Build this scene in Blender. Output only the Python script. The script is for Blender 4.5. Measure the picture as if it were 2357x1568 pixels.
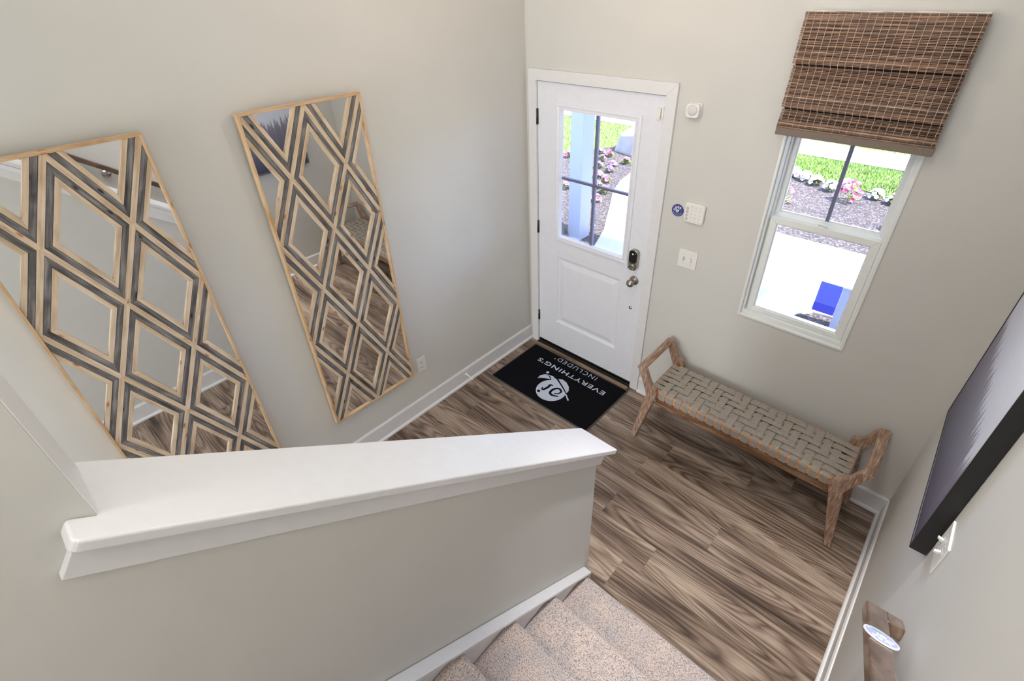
import bpy, bmesh, math, random
from mathutils import Vector, Matrix
R = random.Random(7)
for o in list(bpy.data.objects): bpy.data.objects.remove(o)
S = bpy.context.scene
COL = S.collection

# ---------------------------------------------------------------- camera
cam_d = bpy.data.cameras.new('camera'); cam = bpy.data.objects.new('camera', cam_d); COL.objects.link(cam)
FPX = 1142.83
yaw, pitch, roll = 0.75572, 0.60229, -0.03452
f = Vector((-math.sin(yaw)*math.cos(pitch), math.cos(yaw)*math.cos(pitch), -math.sin(pitch)))
r = Vector((math.cos(yaw), math.sin(yaw), 0)); u = r.cross(f)
r2 = math.cos(roll)*r + math.sin(roll)*u; u2 = -math.sin(roll)*r + math.cos(roll)*u
M4 = Matrix.Identity(4)
for i in range(3):
    M4[i][0] = r2[i]; M4[i][1] = u2[i]; M4[i][2] = -f[i]
M4[0][3], M4[1][3], M4[2][3] = 2.27819, -2.64696, 2.63136
cam.matrix_world = M4
cam_d.sensor_width = 36; cam_d.sensor_fit = 'HORIZONTAL'; cam_d.lens = FPX/2357*36
cam_d.shift_x = -21.37/2357; cam_d.shift_y = -49.68/2357; cam_d.clip_start = 0.02
S.camera = cam

# ---------------------------------------------------------------- colour management, sky, sun
S.view_settings.view_transform = 'Standard'; S.view_settings.look = 'None'
S.view_settings.exposure = 0.32; S.view_settings.gamma = 1.0; S.view_settings.use_curve_mapping = False
w = bpy.data.worlds.new('sky'); S.world = w; w.use_nodes = True
wn = w.node_tree.nodes; wn['Background'].inputs[0].default_value = (0.50, 0.64, 1.0, 1); wn['Background'].inputs[1].default_value = 7.5
sd = bpy.data.lights.new('sun', 'SUN'); sd.energy = 38.0; sd.angle = 0.01; sd.color = (1, .97, .9)
sun = bpy.data.objects.new('sun', sd); COL.objects.link(sun)
el, az = math.radians(56), math.radians(6)
sdir = Vector((math.cos(el)*math.cos(az), math.cos(el)*math.sin(az), math.sin(el)))
sun.rotation_euler = sdir.to_track_quat('Z', 'Y').to_euler(); sun.location = (6, 6, 8)
def area(name, loc, rot, size, sizey, power, color):
    d = bpy.data.lights.new(name, 'AREA'); d.shape = 'RECTANGLE'; d.size = size; d.size_y = sizey; d.energy = power; d.color = color
    o = bpy.data.objects.new(name, d); COL.objects.link(o); o.location = loc; o.rotation_euler = rot; return o
L_STAIR = area('stair_fill_light', (1.56, -2.0, 5.08), (0, 0, 0), .8, 2.2, 12, (1.0, 0.98, .95))  # added overhead fill for the stairwell, no known source
L_HALL = area('hall_fill_light', (0.25, -2.3, 5.08), (0, math.radians(-24), 0), .6, 1.6, 8, (1.0, 0.98, .95))  # added fill to brighten the hall side and the mirror reflections
L_SIDE_R = area('side_fill_right', (2.50, -3.3, 3.75), (0, math.radians(68), 0), 0.9, 0.7, 4, (1.0, .985, .96))  # added side fill for the stair face of the low wall
L_SIDE_L = area('side_fill_left', (1.66, -3.3, 3.75), (0, math.radians(-68), 0), 0.9, 0.7, 50, (1.0, .985, .96))  # added side fill, bounced off the right wall
L_REAR = area('rear_hall_fill', (.67, -5.95, 1.35), (math.radians(90), 0, 0), 1.2, 1.9, 60, (.97, .985, 1.0))  # added fill lifting the door and lower hall; no window behind it
def downlight(name, loc, tgt, power, deg):
    d = bpy.data.lights.new(name, 'SPOT'); d.energy = power; d.spot_size = math.radians(deg); d.spot_blend = .8; d.shadow_soft_size = .09; d.color = (1, .97, .93)
    o = bpy.data.objects.new(name, d); COL.objects.link(o); o.location = loc; o.rotation_euler = (Vector(loc)-Vector(tgt)).to_track_quat('Z', 'Y').to_euler(); return o
L_SPOT = downlight('stair_spot_fill', (2.28, -1.75, 5.15), (2.28, -1.45, .3), 500, 27)  # added narrow fill for the dim lower stairs
L_UPPER = area('upstairs_fill', (1.5, -5.93, 3.9), (math.radians(78), 0, 0), 2.0, 1.7, 9, (.97, .985, 1.0))  # added soft fill from behind the camera to even out the walls
lp = bpy.data.lights.new('entry_lamp_light', 'POINT'); lp.energy = 9; lp.shadow_soft_size = 0.08; lp.color = (1.0, .80, .64)
lpo = bpy.data.objects.new('entry_lamp_light', lp); COL.objects.link(lpo); lpo.location = (0.95, -1.0, 2.74)

# ---------------------------------------------------------------- material helpers
def nt(name):
    m = bpy.data.materials.new(name); m.use_nodes = True
    return m, m.node_tree, m.node_tree.nodes['Principled BSDF']
def N(t, kind, **kw):
    n = t.nodes.new(kind)
    for k, v in kw.items():
        if k.startswith('i_'): n.inputs[k[2:].replace('_', ' ')].default_value = v
        elif k.startswith('n_'): n.inputs[int(k[2:])].default_value = v
        else: setattr(n, k, v)
    return n
def c4(c): return (c[0], c[1], c[2], 1)
def srgb(*c):
    return tuple(((x/255)/12.92 if x/255 <= .04045 else ((x/255+.055)/1.055)**2.4) for x in c)
def ramp(t, stops, interp='LINEAR'):
    n = t.nodes.new('ShaderNodeValToRGB'); n.color_ramp.interpolation = interp
    e = n.color_ramp.elements
    while len(e) < len(stops): e.new(0.5)
    for i, (p, c) in enumerate(stops): e[i].position = p; e[i].color = c4(c)
    return n
def plain(name, col, rough=.5, metal=0., noise=0.0, scale=30., bump=0., bscale=200., spec=.5, emis=None):
    m, t, b = nt(name); b.inputs['Base Color'].default_value = c4(col); b.inputs['Roughness'].default_value = rough
    b.inputs['Metallic'].default_value = metal; b.inputs['Specular IOR Level'].default_value = spec
    tc = N(t, 'ShaderNodeTexCoord')
    n = N(t, 'ShaderNodeTexNoise', i_Scale=scale, i_Detail=3.0); t.links.new(tc.outputs['Object'], n.inputs['Vector'])
    nz = max(noise, 0.015)
    rp = ramp(t, [(.3, tuple(x*(1-nz) for x in col)), (.7, tuple(min(1, x*(1+nz)) for x in col))])
    t.links.new(n.outputs[0], rp.inputs[0]); t.links.new(rp.outputs[0], b.inputs['Base Color'])
    if bump:
        n2 = N(t, 'ShaderNodeTexNoise', i_Scale=bscale, i_Detail=2.0); t.links.new(tc.outputs['Object'], n2.inputs['Vector'])
        bp = N(t, 'ShaderNodeBump', i_Strength=bump, i_Distance=.002); t.links.new(n2.outputs[0], bp.inputs['Height']); t.links.new(bp.outputs[0], b.inputs['Normal'])
    if emis: b.inputs['Emission Color'].default_value = c4(emis[0]); b.inputs['Emission Strength'].default_value = emis[1]
    return m
def math_n(t, op, a, b=None):
    n = t.nodes.new('ShaderNodeMath'); n.operation = op
    for i, x in enumerate((a, b)):
        if x is None: continue
        if isinstance(x, (int, float)): n.inputs[i].default_value = x
        else: t.links.new(x, n.inputs[i])
    return n.outputs[0]
def wood_uv(name, dark, mid, light, rough=.6, knots=None, streak=1.0):
    """wood whose grain runs along U (metres); strips carry random UV offsets"""
    m, t, b = nt(name)
    uv = N(t, 'ShaderNodeUVMap')
    mp = N(t, 'ShaderNodeMapping'); mp.inputs['Scale'].default_value = (4, 90, 1); t.links.new(uv.outputs[0], mp.inputs[0])
    n1 = N(t, 'ShaderNodeTexNoise', i_Scale=1.0, i_Detail=5.0, i_Roughness=.6); t.links.new(mp.outputs[0], n1.inputs['Vector'])
    mp2 = N(t, 'ShaderNodeMapping'); mp2.inputs['Scale'].default_value = (7, 25, 1); t.links.new(uv.outputs[0], mp2.inputs[0])
    n2 = N(t, 'ShaderNodeTexNoise', i_Scale=1.0, i_Detail=3.0, i_Distortion=.6); t.links.new(mp2.outputs[0], n2.inputs['Vector'])
    a = math_n(t, 'MULTIPLY', n1.outputs[0], streak); a = math_n(t, 'ADD', a, math_n(t, 'MULTIPLY', n2.outputs[0], 1.0))
    a = math_n(t, 'DIVIDE', a, 1+streak)
    rp = ramp(t, [(.36, dark), (.5, mid), (.64, light)]); t.links.new(a, rp.inputs[0]); out = rp.outputs[0]
    if knots:
        mp3 = N(t, 'ShaderNodeMapping'); mp3.inputs['Scale'].default_value = (9, 24, 1); t.links.new(uv.outputs[0], mp3.inputs[0])
        v = N(t, 'ShaderNodeTexVoronoi', i_Scale=1.0); t.links.new(mp3.outputs[0], v.inputs['Vector'])
        k = ramp(t, [(.07, (1, 1, 1)), (.17, (0, 0, 0))]); t.links.new(v.outputs['Distance'], k.inputs[0])
        mx = N(t, 'ShaderNodeMix', data_type='RGBA'); t.links.new(k.outputs[0], mx.inputs[0]); t.links.new(out, mx.inputs[6]); mx.inputs[7].default_value = c4(knots); out = mx.outputs[2]
    t.links.new(out, b.inputs['Base Color']); b.inputs['Roughness'].default_value = rough
    bp = N(t, 'ShaderNodeBump', i_Strength=.25, i_Distance=.001); t.links.new(n1.outputs[0], bp.inputs['Height']); t.links.new(bp.outputs[0], b.inputs['Normal'])
    return m
def wood_obj(name, scale, cols, rough=.55):
    m, t, b = nt(name); tc = N(t, 'ShaderNodeTexCoord')
    mp = N(t, 'ShaderNodeMapping'); mp.inputs['Scale'].default_value = scale; t.links.new(tc.outputs['Object'], mp.inputs[0])
    n1 = N(t, 'ShaderNodeTexNoise', i_Scale=1.0, i_Detail=6.0, i_Roughness=.65, i_Distortion=.4); t.links.new(mp.outputs[0], n1.inputs['Vector'])
    rp = ramp(t, cols); t.links.new(n1.outputs[0], rp.inputs[0]); t.links.new(rp.outputs[0], b.inputs['Base Color'])
    b.inputs['Roughness'].default_value = rough
    bp = N(t, 'ShaderNodeBump', i_Strength=.3, i_Distance=.001); t.links.new(n1.outputs[0], bp.inputs['Height']); t.links.new(bp.outputs[0], b.inputs['Normal'])
    return m

WALL = plain('wall_paint', srgb(216, 215, 210), .85, noise=.01, scale=3, bump=.05, bscale=350)
CEIL = plain('ceiling_paint', srgb(232, 230, 226), .9, bump=.05)
TRIM = plain('white_trim_paint', srgb(233, 233, 235), .38)
DOORP = plain('white_door_paint', srgb(238, 240, 248), .35, bump=.03, bscale=300)
VINYL = plain('white_window_vinyl', srgb(240, 243, 240), .35)
PLAST = plain('white_plastic', srgb(240, 239, 236), .35)
SLOT = plain('dark_slot', (.03, .03, .03), .6)
NICK = plain('satin_nickel', srgb(170, 165, 155), .25, 1.0, noise=.05)
HINGE = plain('dark_steel_hinge', srgb(110, 105, 98), .35, 1.0)
BLACKG = plain('black_gloss_plastic', (.006, .006, .007), .12)
MUNT = plain('window_grille_slate', srgb(110, 112, 140), .5)
SILL = plain('door_threshold_bronze', (.012, .010, .009), .35, .4)
SILLM = plain('threshold_metal_edge', srgb(190, 188, 185), .3, 1.0)
REDU = wood_obj('threshold_wood_strip', (3, 60, 60), [(.35, srgb(88, 66, 50)), (.65, srgb(165, 138, 115))])
MAT_ = plain('mat_pile_black', (.006, .006, .009), .95, noise=.3, scale=500, bump=.5, bscale=900, spec=.1)
MATE = plain('mat_rubber_edge', srgb(84, 82, 80), .7)
INK = plain('mat_print_pale_blue', srgb(204, 214, 234), .9, noise=.05, scale=300)
MIRR = plain('silvered_glass', (.95, .965, .97), .015, 1.0, noise=0.0)
PINE = wood_uv('pale_pine_strip', srgb(186, 160, 130), srgb(214, 192, 164), srgb(230, 212, 190), .6, knots=srgb(178, 112, 66), streak=.9)
CHAR = wood_uv('charcoal_stained_strip', srgb(54, 52, 53), srgb(108, 105, 105), srgb(154, 151, 150), .6, knots=srgb(40, 30, 26), streak=1.2)
FRAMEW = wood_uv('honey_pine_frame', srgb(186, 146, 104), srgb(212, 178, 138), srgb(226, 198, 164), .5, knots=srgb(170, 112, 66))
GAP = plain('dark_joint', (.012, .009, .008), .9)
BW = [(.32, srgb(122, 92, 74)), (.45, srgb(152, 121, 101)), (.55, srgb(176, 148, 128)), (.66, srgb(206, 186, 170))]
BENCHZ = wood_obj('limed_teak_upright', (150, 150, 16), BW)
BENCHY = wood_obj('limed_teak_arm', (110, 10, 110), BW)
BENCHX = wood_obj('limed_teak_rail', (6, 70, 70), [(.3, srgb(92, 62, 42)), (.5, srgb(134, 96, 68)), (.7, srgb(190, 158, 130))])
ORNG = wood_obj('raw_teak_seat_rail', (30, 30, 30), [(.3, srgb(196, 134, 90)), (.7, srgb(232, 180, 140))])
STRAP = plain('taupe_leather_strap', srgb(168, 159, 148), .62, noise=.10, scale=60, bump=.35, bscale=500)
STRAPE = plain('dark_strap_edge', srgb(38, 32, 28), .7)
RAILW = wood_obj('dark_walnut_handrail', (26, 5, 26), [(.3, srgb(64, 45, 34)), (.5, srgb(98, 76, 61)), (.72, srgb(132, 110, 92))], .3)
RAILW.node_tree.nodes['Principled BSDF'].inputs['Coat Weight'].default_value = 1.0; RAILW.node_tree.nodes['Principled BSDF'].inputs['Coat Roughness'].default_value = .12
REEDS = None
CONC = plain('concrete_walk', srgb(134, 133, 131), .9, noise=.03, scale=4, bump=.1)
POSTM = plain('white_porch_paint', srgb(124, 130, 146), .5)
BLUEP = plain('blue_panel_paint', srgb(60, 70, 150), .5, noise=.05)
STONE = plain('pale_boulder', srgb(122, 117, 116), .9, noise=.12, scale=8, bump=.6, bscale=30)
STEM = plain('petunia_leaf', srgb(86, 98, 30), .6, noise=.3, scale=60)
PETW = plain('white_petal', srgb(160, 158, 166), .6); PETP = plain('pink_petal', srgb(120, 14, 56), .6, noise=.15)
PETV = plain('violet_petal', srgb(78, 48, 118), .6, noise=.2); PETL = plain('light_pink_petal', srgb(132, 60, 92), .6, noise=.2)
GRASS = plain('lawn_grass', srgb(62, 88, 25), .8, noise=.45, scale=14, bump=.4, bscale=60)
BLADE = plain('grass_blade', srgb(74, 100, 28), .7, noise=.35, scale=3)
ROOFM = plain('porch_soffit_paint', srgb(225, 225, 225), .7)

def carpet_mat():
    m, t, b = nt('stair_carpet'); tc = N(t, 'ShaderNodeTexCoord')
    n = N(t, 'ShaderNodeTexNoise', i_Scale=230., i_Detail=3.0, i_Roughness=.7); t.links.new(tc.outputs['Object'], n.inputs['Vector'])
    n2 = N(t, 'ShaderNodeTexNoise', i_Scale=9., i_Detail=2.0); t.links.new(tc.outputs['Object'], n2.inputs['Vector'])
    rp = ramp(t, [(.36, srgb(138, 131, 130)), (.47, srgb(216, 210, 209)), (.60, srgb(248, 245, 245))]); t.links.new(n.outputs[0], rp.inputs[0])
    r2_ = ramp(t, [(.35, srgb(228, 222, 222)), (.65, srgb(250, 236, 228))]); t.links.new(n2.outputs[0], r2_.inputs[0])
    mx = N(t, 'ShaderNodeMix', data_type='RGBA', blend_type='MULTIPLY'); mx.inputs[0].default_value = 1
    t.links.new(rp.outputs[0], mx.inputs[6]); t.links.new(r2_.outputs[0], mx.inputs[7]); t.links.new(mx.outputs[2], b.inputs['Base Color'])
    b.inputs['Roughness'].default_value = 1; b.inputs['Specular IOR Level'].default_value = .1
    bp = N(t, 'ShaderNodeBump', i_Strength=.9, i_Distance=.006); t.links.new(n.outputs[0], bp.inputs['Height']); t.links.new(bp.outputs[0], b.inputs['Normal'])
    return m
CARPET = carpet_mat()

def floor_mat():
    m, t, b = nt('walnut_plank_floor'); tc = N(t, 'ShaderNodeTexCoord')
    sx = N(t, 'ShaderNodeSeparateXYZ'); t.links.new(tc.outputs['Object'], sx.inputs[0])
    X, Y = sx.outputs[0], sx.outputs[1]
    PW, PL = .178, 1.22
    row = math_n(t, 'FLOOR', math_n(t, 'DIVIDE', math_n(t, 'ADD', Y, 40.03), PW))
    fy = math_n(t, 'FRACT', math_n(t, 'DIVIDE', math_n(t, 'ADD', Y, 40.03), PW))
    wn_ = N(t, 'ShaderNodeTexWhiteNoise', noise_dimensions='1D'); t.links.new(row, wn_.inputs['W'])
    xo = math_n(t, 'ADD', math_n(t, 'DIVIDE', math_n(t, 'ADD', X, 40.0), PL), wn_.outputs[0])
    colm = math_n(t, 'FLOOR', xo); fx = math_n(t, 'FRACT', xo)
    idn = math_n(t, 'ADD', math_n(t, 'MULTIPLY', row, 7.13), math_n(t, 'MULTIPLY', colm, 3.71))
    wn2 = N(t, 'ShaderNodeTexWhiteNoise', noise_dimensions='1D'); t.links.new(idn, wn2.inputs['W'])
    # grain coordinates, offset per plank
    cb = N(t, 'ShaderNodeCombineXYZ')
    t.links.new(math_n(t, 'ADD', math_n(t, 'MULTIPLY', X, .62), math_n(t, 'MULTIPLY', wn2.outputs[0], 30.)), cb.inputs[0])
    t.links.new(math_n(t, 'MULTIPLY', Y, 5.5), cb.inputs[1]); t.links.new(math_n(t, 'MULTIPLY', wn2.outputs[0], 17.), cb.inputs[2])
    n = N(t, 'ShaderNodeTexNoise', i_Scale=1.0, i_Detail=1.0, i_Roughness=.35, i_Distortion=.12); t.links.new(cb.outputs[0], n.inputs['Vector'])
    rings = math_n(t, 'ABSOLUTE', math_n(t, 'SINE', math_n(t, 'MULTIPLY', n.outputs[0], 84.)))
    cb2 = N(t, 'ShaderNodeCombineXYZ'); t.links.new(math_n(t, 'ADD', math_n(t, 'MULTIPLY', X, 5.), math_n(t, 'MULTIPLY', wn2.outputs[0], 50.)), cb2.inputs[0]); t.links.new(math_n(t, 'MULTIPLY', Y, 130.), cb2.inputs[1])
    fine = N(t, 'ShaderNodeTexNoise', i_Scale=1.0, i_Detail=4.0, i_Roughness=.6); t.links.new(cb2.outputs[0], fine.inputs['Vector'])
    cb3 = N(t, 'ShaderNodeCombineXYZ'); t.links.new(math_n(t, 'ADD', math_n(t, 'MULTIPLY', X, 1.3), math_n(t, 'MULTIPLY', wn2.outputs[0], 90.)), cb3.inputs[0]); t.links.new(math_n(t, 'MULTIPLY', Y, 11.), cb3.inputs[1])
    broad = N(t, 'ShaderNodeTexNoise', i_Scale=1.0, i_Detail=2.0); t.links.new(cb3.outputs[0], broad.inputs['Vector'])
    v = math_n(t, 'ADD', math_n(t, 'MULTIPLY', rings, .15), math_n(t, 'MULTIPLY', fine.outputs[0], .47))
    v = math_n(t, 'ADD', v, math_n(t, 'MULTIPLY', broad.outputs[0], .66))
    v = math_n(t, 'ADD', v, math_n(t, 'MULTIPLY', math_n(t, 'SUBTRACT', wn2.outputs[0], .5), .07))
    rp = ramp(t, [(.44, srgb(60, 48, 41)), (.56, srgb(98, 81, 70)), (.68, srgb(138, 119, 105)), (.82, srgb(180, 161, 146))])
    t.links.new(v, rp.inputs[0])
    # joints
    e = math_n(t, 'MINIMUM', math_n(t, 'MULTIPLY', fy, PW), math_n(t, 'MULTIPLY', fx, PL))
    j = math_n(t, 'LESS_THAN', e, .0011)
    mx = N(t, 'ShaderNodeMix', data_type='RGBA'); t.links.new(math_n(t, 'MULTIPLY', j, .55), mx.inputs[0]); t.links.new(rp.outputs[0], mx.inputs[6]); mx.inputs[7].default_value = (.02, .015, .012, 1)
    t.links.new(mx.outputs[2], b.inputs['Base Color']); b.inputs['Roughness'].default_value = .30
    bp = N(t, 'ShaderNodeBump', i_Strength=.12, i_Distance=.001); t.links.new(v, bp.inputs['Height']); t.links.new(bp.outputs[0], b.inputs['Normal'])
    return m
FLOOR = floor_mat()
def mulch_mat():
    m, t, b = nt('bark_mulch'); tc = N(t, 'ShaderNodeTexCoord')
    v = N(t, 'ShaderNodeTexVoronoi', i_Scale=38., i_Randomness=1.0); t.links.new(tc.outputs['Object'], v.inputs['Vector'])
    n = N(t, 'ShaderNodeTexNoise', i_Scale=34., i_Detail=4.0, i_Roughness=.7); t.links.new(tc.outputs['Object'], n.inputs['Vector'])
    rp = ramp(t, [(.38, srgb(10, 8, 9)), (.5, srgb(31, 24, 27)), (.62, srgb(74, 64, 67))]); t.links.new(n.outputs[0], rp.inputs[0])
    t.links.new(rp.outputs[0], b.inputs['Base Color']); b.inputs['Roughness'].default_value = 1
    bp = N(t, 'ShaderNodeBump', i_Strength=1., i_Distance=.02); t.links.new(v.outputs['Distance'], bp.inputs['Height']); t.links.new(bp.outputs[0], b.inputs['Normal'])
    return m
MULCH = mulch_mat()
def glass_mat():
    m = bpy.data.materials.new('window_glass'); m.use_nodes = True; t = m.node_tree; t.nodes.clear()
    o = N(t, 'ShaderNodeOutputMaterial'); tr = N(t, 'ShaderNodeBsdfTransparent'); gl = N(t, 'ShaderNodeBsdfGlossy', i_Roughness=.01)
    fr = N(t, 'ShaderNodeFresnel', i_IOR=1.45); mx = N(t, 'ShaderNodeMixShader')
    t.links.new(math_n(t, 'MULTIPLY', fr.outputs[0], .8), mx.inputs[0]); t.links.new(tr.outputs[0], mx.inputs[1]); t.links.new(gl.outputs[0], mx.inputs[2]); t.links.new(mx.outputs[0], o.inputs[0])
    return m
GLASS = glass_mat()
def attr_mat(name, attr, rough=.6, bump=None):
    m, t, b = nt(name); a = N(t, 'ShaderNodeAttribute', attribute_name=attr); t.links.new(a.outputs[0], b.inputs['Base Color']); b.inputs['Roughness'].default_value = rough
    return m, t, b, a
def reed_mat():
    m, t, b, a = attr_mat('woven_reed', 'tint', .7); tc = N(t, 'ShaderNodeTexCoord')
    mp = N(t, 'ShaderNodeMapping'); mp.inputs['Scale'].default_value = (14, 60, 190); t.links.new(tc.outputs['Object'], mp.inputs[0])
    n = N(t, 'ShaderNodeTexNoise', i_Scale=1., i_Detail=4.); t.links.new(mp.outputs[0], n.inputs['Vector'])
    rp = ramp(t, [(.32, (.48, .48, .50)), (.58, (1.1, 1.06, 1.02))]); t.links.new(n.outputs[0], rp.inputs[0])
    mx = N(t, 'ShaderNodeMix', data_type='RGBA', blend_type='MULTIPLY'); mx.inputs[0].default_value = 1
    t.links.new(a.outputs[0], mx.inputs[6]); t.links.new(rp.outputs[0], mx.inputs[7]); t.links.new(mx.outputs[2], b.inputs['Base Color'])
    return m
REED = reed_mat()
CORD = plain('pale_shade_cord', srgb(214, 204, 190), .8)
HEM = plain('taupe_hem_fabric', srgb(132, 118, 108), .8, noise=.06, scale=80, bump=.4, bscale=800)
ARTM = attr_mat('misty_forest_print', 'paint', .45)[0]
BLACKF = plain('black_art_frame', (.012, .012, .012), .42, noise=.1, scale=40, bump=.1)
SILV = plain('thin_silver_edge', srgb(200, 200, 205), .3, .8)
BULB = plain('frosted_lamp_glass', (.9, .85, .75), .4, emis=((1, .82, .62), 6))
PANEL = plain('frosted_lamp_panel', (.9, .9, .9), .4, emis=((1, .98, .95), 4))
BADGE = plain('badge_blue', srgb(72, 76, 170), .4); BADGED = plain('badge_navy', srgb(20, 22, 62), .4); BADGEG = plain('badge_green', srgb(90, 175, 50), .4)
BADGEW = plain('badge_white', srgb(240, 240, 245), .4); BADGEP = plain('badge_pale_blue', srgb(176, 186, 226), .35)

# ---------------------------------------------------------------- mesh helpers
class MB:
    def __init__(s): s.v = []; s.f = []; s.uv = []; s.col = []; s.sm = []; s.mi = []
    def add(s, vs, fs, uvs=None, col=None, smooth=False, mi=0):
        o = len(s.v); s.v += [tuple(v) for v in vs]
        for i, fc in enumerate(fs):
            s.f.append([o+k for k in fc]); s.uv.append(uvs[i] if uvs else [(0, 0)]*len(fc)); s.col.append(col or (1, 1, 1)); s.sm.append(smooth); s.mi.append(mi)
        return s
    def box(s, x0, x1, y0, y1, z0, z1, col=None, mi=0):
        v = [(x0, y0, z0), (x1, y0, z0), (x1, y1, z0), (x0, y1, z0), (x0, y0, z1), (x1, y0, z1), (x1, y1, z1), (x0, y1, z1)]
        return s.add(v, [(0, 3, 2, 1), (4, 5, 6, 7), (0, 1, 5, 4), (1, 2, 6, 5), (2, 3, 7, 6), (3, 0, 4, 7)], None, col, False, mi)
    def prism(s, pts, d, uv=None, smooth=False, mi=0, col=None):
        """pts: 3D polygon, d: extrusion vector"""
        n = len(pts); d = Vector(d); a = [Vector(p) for p in pts]; b_ = [p+d for p in a]
        nr = Vector((0, 0, 0))
        for i in range(n): nr += a[i].cross(a[(i+1) % n])
        fs = [list(range(n)), [n+i for i in reversed(range(n))]] + [[(i+1) % n, i, n+i, n+(i+1) % n] for i in range(n)]
        if nr.dot(d) > 0: fs = [list(reversed(q)) for q in fs]
        uvs = None
        if uv: uvs = [[uv(s_) for s_ in [(a+b_)[k] for k in q]] for q in fs]
        return s.add(a+b_, fs, uvs, col, smooth, mi)
    def tube(s, pts, rad, n=8, cap=True, smooth=True, col=None, mi=0):
        P = [Vector(p) for p in pts]; rr = rad if isinstance(rad, (list, tuple)) else [rad]*len(P); vs = []
        up = None
        for i, p in enumerate(P):
            d = (P[min(i+1, len(P)-1)]-P[max(i-1, 0)]).normalized()
            if up is None or abs(up.dot(d)) > .98: up = Vector((0, 0, 1)) if abs(d.z) < .9 else Vector((1, 0, 0))
            a = d.cross(up).normalized(); b_ = a.cross(d); up = b_
            for k in range(n): vs.append(p+(a*math.cos(2*math.pi*k/n)+b_*math.sin(2*math.pi*k/n))*rr[i])
        fs = []
        for i in range(len(P)-1):
            for k in range(n): fs.append((i*n+k, (i+1)*n+k, (i+1)*n+(k+1) % n, i*n+(k+1) % n))
        s.add(vs, fs, None, col, smooth, mi)
        if cap:
            o = len(s.v)-len(vs)
            for q in (list(range(n)), list(reversed(range(len(vs)-n, len(vs))))):
                s.f.append([o+k for k in q]); s.uv.append([(0, 0)]*n); s.col.append(col or (1, 1, 1)); s.sm.append(False); s.mi.append(mi)
        return s
    def lathe(s, prof, org, axis, n=24, smooth=True, mi=0):
        """prof: (radius, distance along axis)"""
        ax = Vector(axis).normalized(); a = ax.orthogonal().normalized(); b_ = ax.cross(a); O = Vector(org); vs = []
        for (r_, h) in prof:
            for k in range(n): vs.append(O+ax*h+(a*math.cos(2*math.pi*k/n)+b_*math.sin(2*math.pi*k/n))*r_)
        fs = [(i*n+k, i*n+(k+1) % n, (i+1)*n+(k+1) % n, (i+1)*n+k) for i in range(len(prof)-1) for k in range(n)]
        s.add(vs, fs, None, None, smooth, mi)
        o = len(s.v)-len(vs)
        for q in (list(reversed(range(n))), list(range(len(vs)-n, len(vs)))):
            s.f.append([o+k for k in q]); s.uv.append([(0, 0)]*n); s.col.append((1, 1, 1)); s.sm.append(False); s.mi.append(mi)
        return s
    def mesh(s, name, mats, colattr=None, uv=False, weld=False):
        m = bpy.data.meshes.new(name); m.from_pydata(s.v, [], s.f)
        for mt in (mats if isinstance(mats, (list, tuple)) else [mats]): m.materials.append(mt)
        for p, sm, mi in zip(m.polygons, s.sm, s.mi): p.use_smooth = sm; p.material_index = mi
        if uv:
            l = m.uv_layers.new(name='UVMap'); i = 0
            for q in s.uv:
                for c in q: l.data[i].uv = c; i += 1
        if colattr:
            a = m.color_attributes.new(colattr, 'FLOAT_COLOR', 'CORNER'); i = 0
            for q, c in zip(s.f, s.col):
                for _ in q: a.data[i].color = c4(c); i += 1
        m.update(); return m
    def build(s, name, mats, parent=None, bevel=0, seg=2, **kw):
        o = bpy.data.objects.new(name, s.mesh(name, mats, **kw)); COL.objects.link(o)
        if parent: o.parent = parent
        if bevel:
            b_ = o.modifiers.new('bevel', 'BEVEL'); b_.width = bevel; b_.segments = seg; b_.limit_method = 'ANGLE'; b_.angle_limit = math.radians(35); b_.harden_normals = False
        return o
def tag(o, label=None, cat=None, group=None, kind=None):
    if label: o['label'] = label
    if cat: o['category'] = cat
    if group: o['group'] = group
    if kind: o['kind'] = kind
    return o
def empty(name, loc, label=None, cat=None, group=None, kind=None):
    o = bpy.data.objects.new(name, None); COL.objects.link(o); o.location = loc; o.empty_display_size = .1
    return tag(o, label, cat, group, kind)
def local(root, mb):
    """shift world-space builder data into root's local space (roots without rotation)"""
    L = root.location; mb.v = [(a-L[0], b-L[1], c-L[2]) for a, b, c in mb.v]; return mb
def part(root, name, mb, mats, **kw): return local(root, mb).build(name, mats, root, **kw)
def struct(name, mb, mats, **kw): return tag(mb.build(name, mats, **kw), kind='structure')
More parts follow.
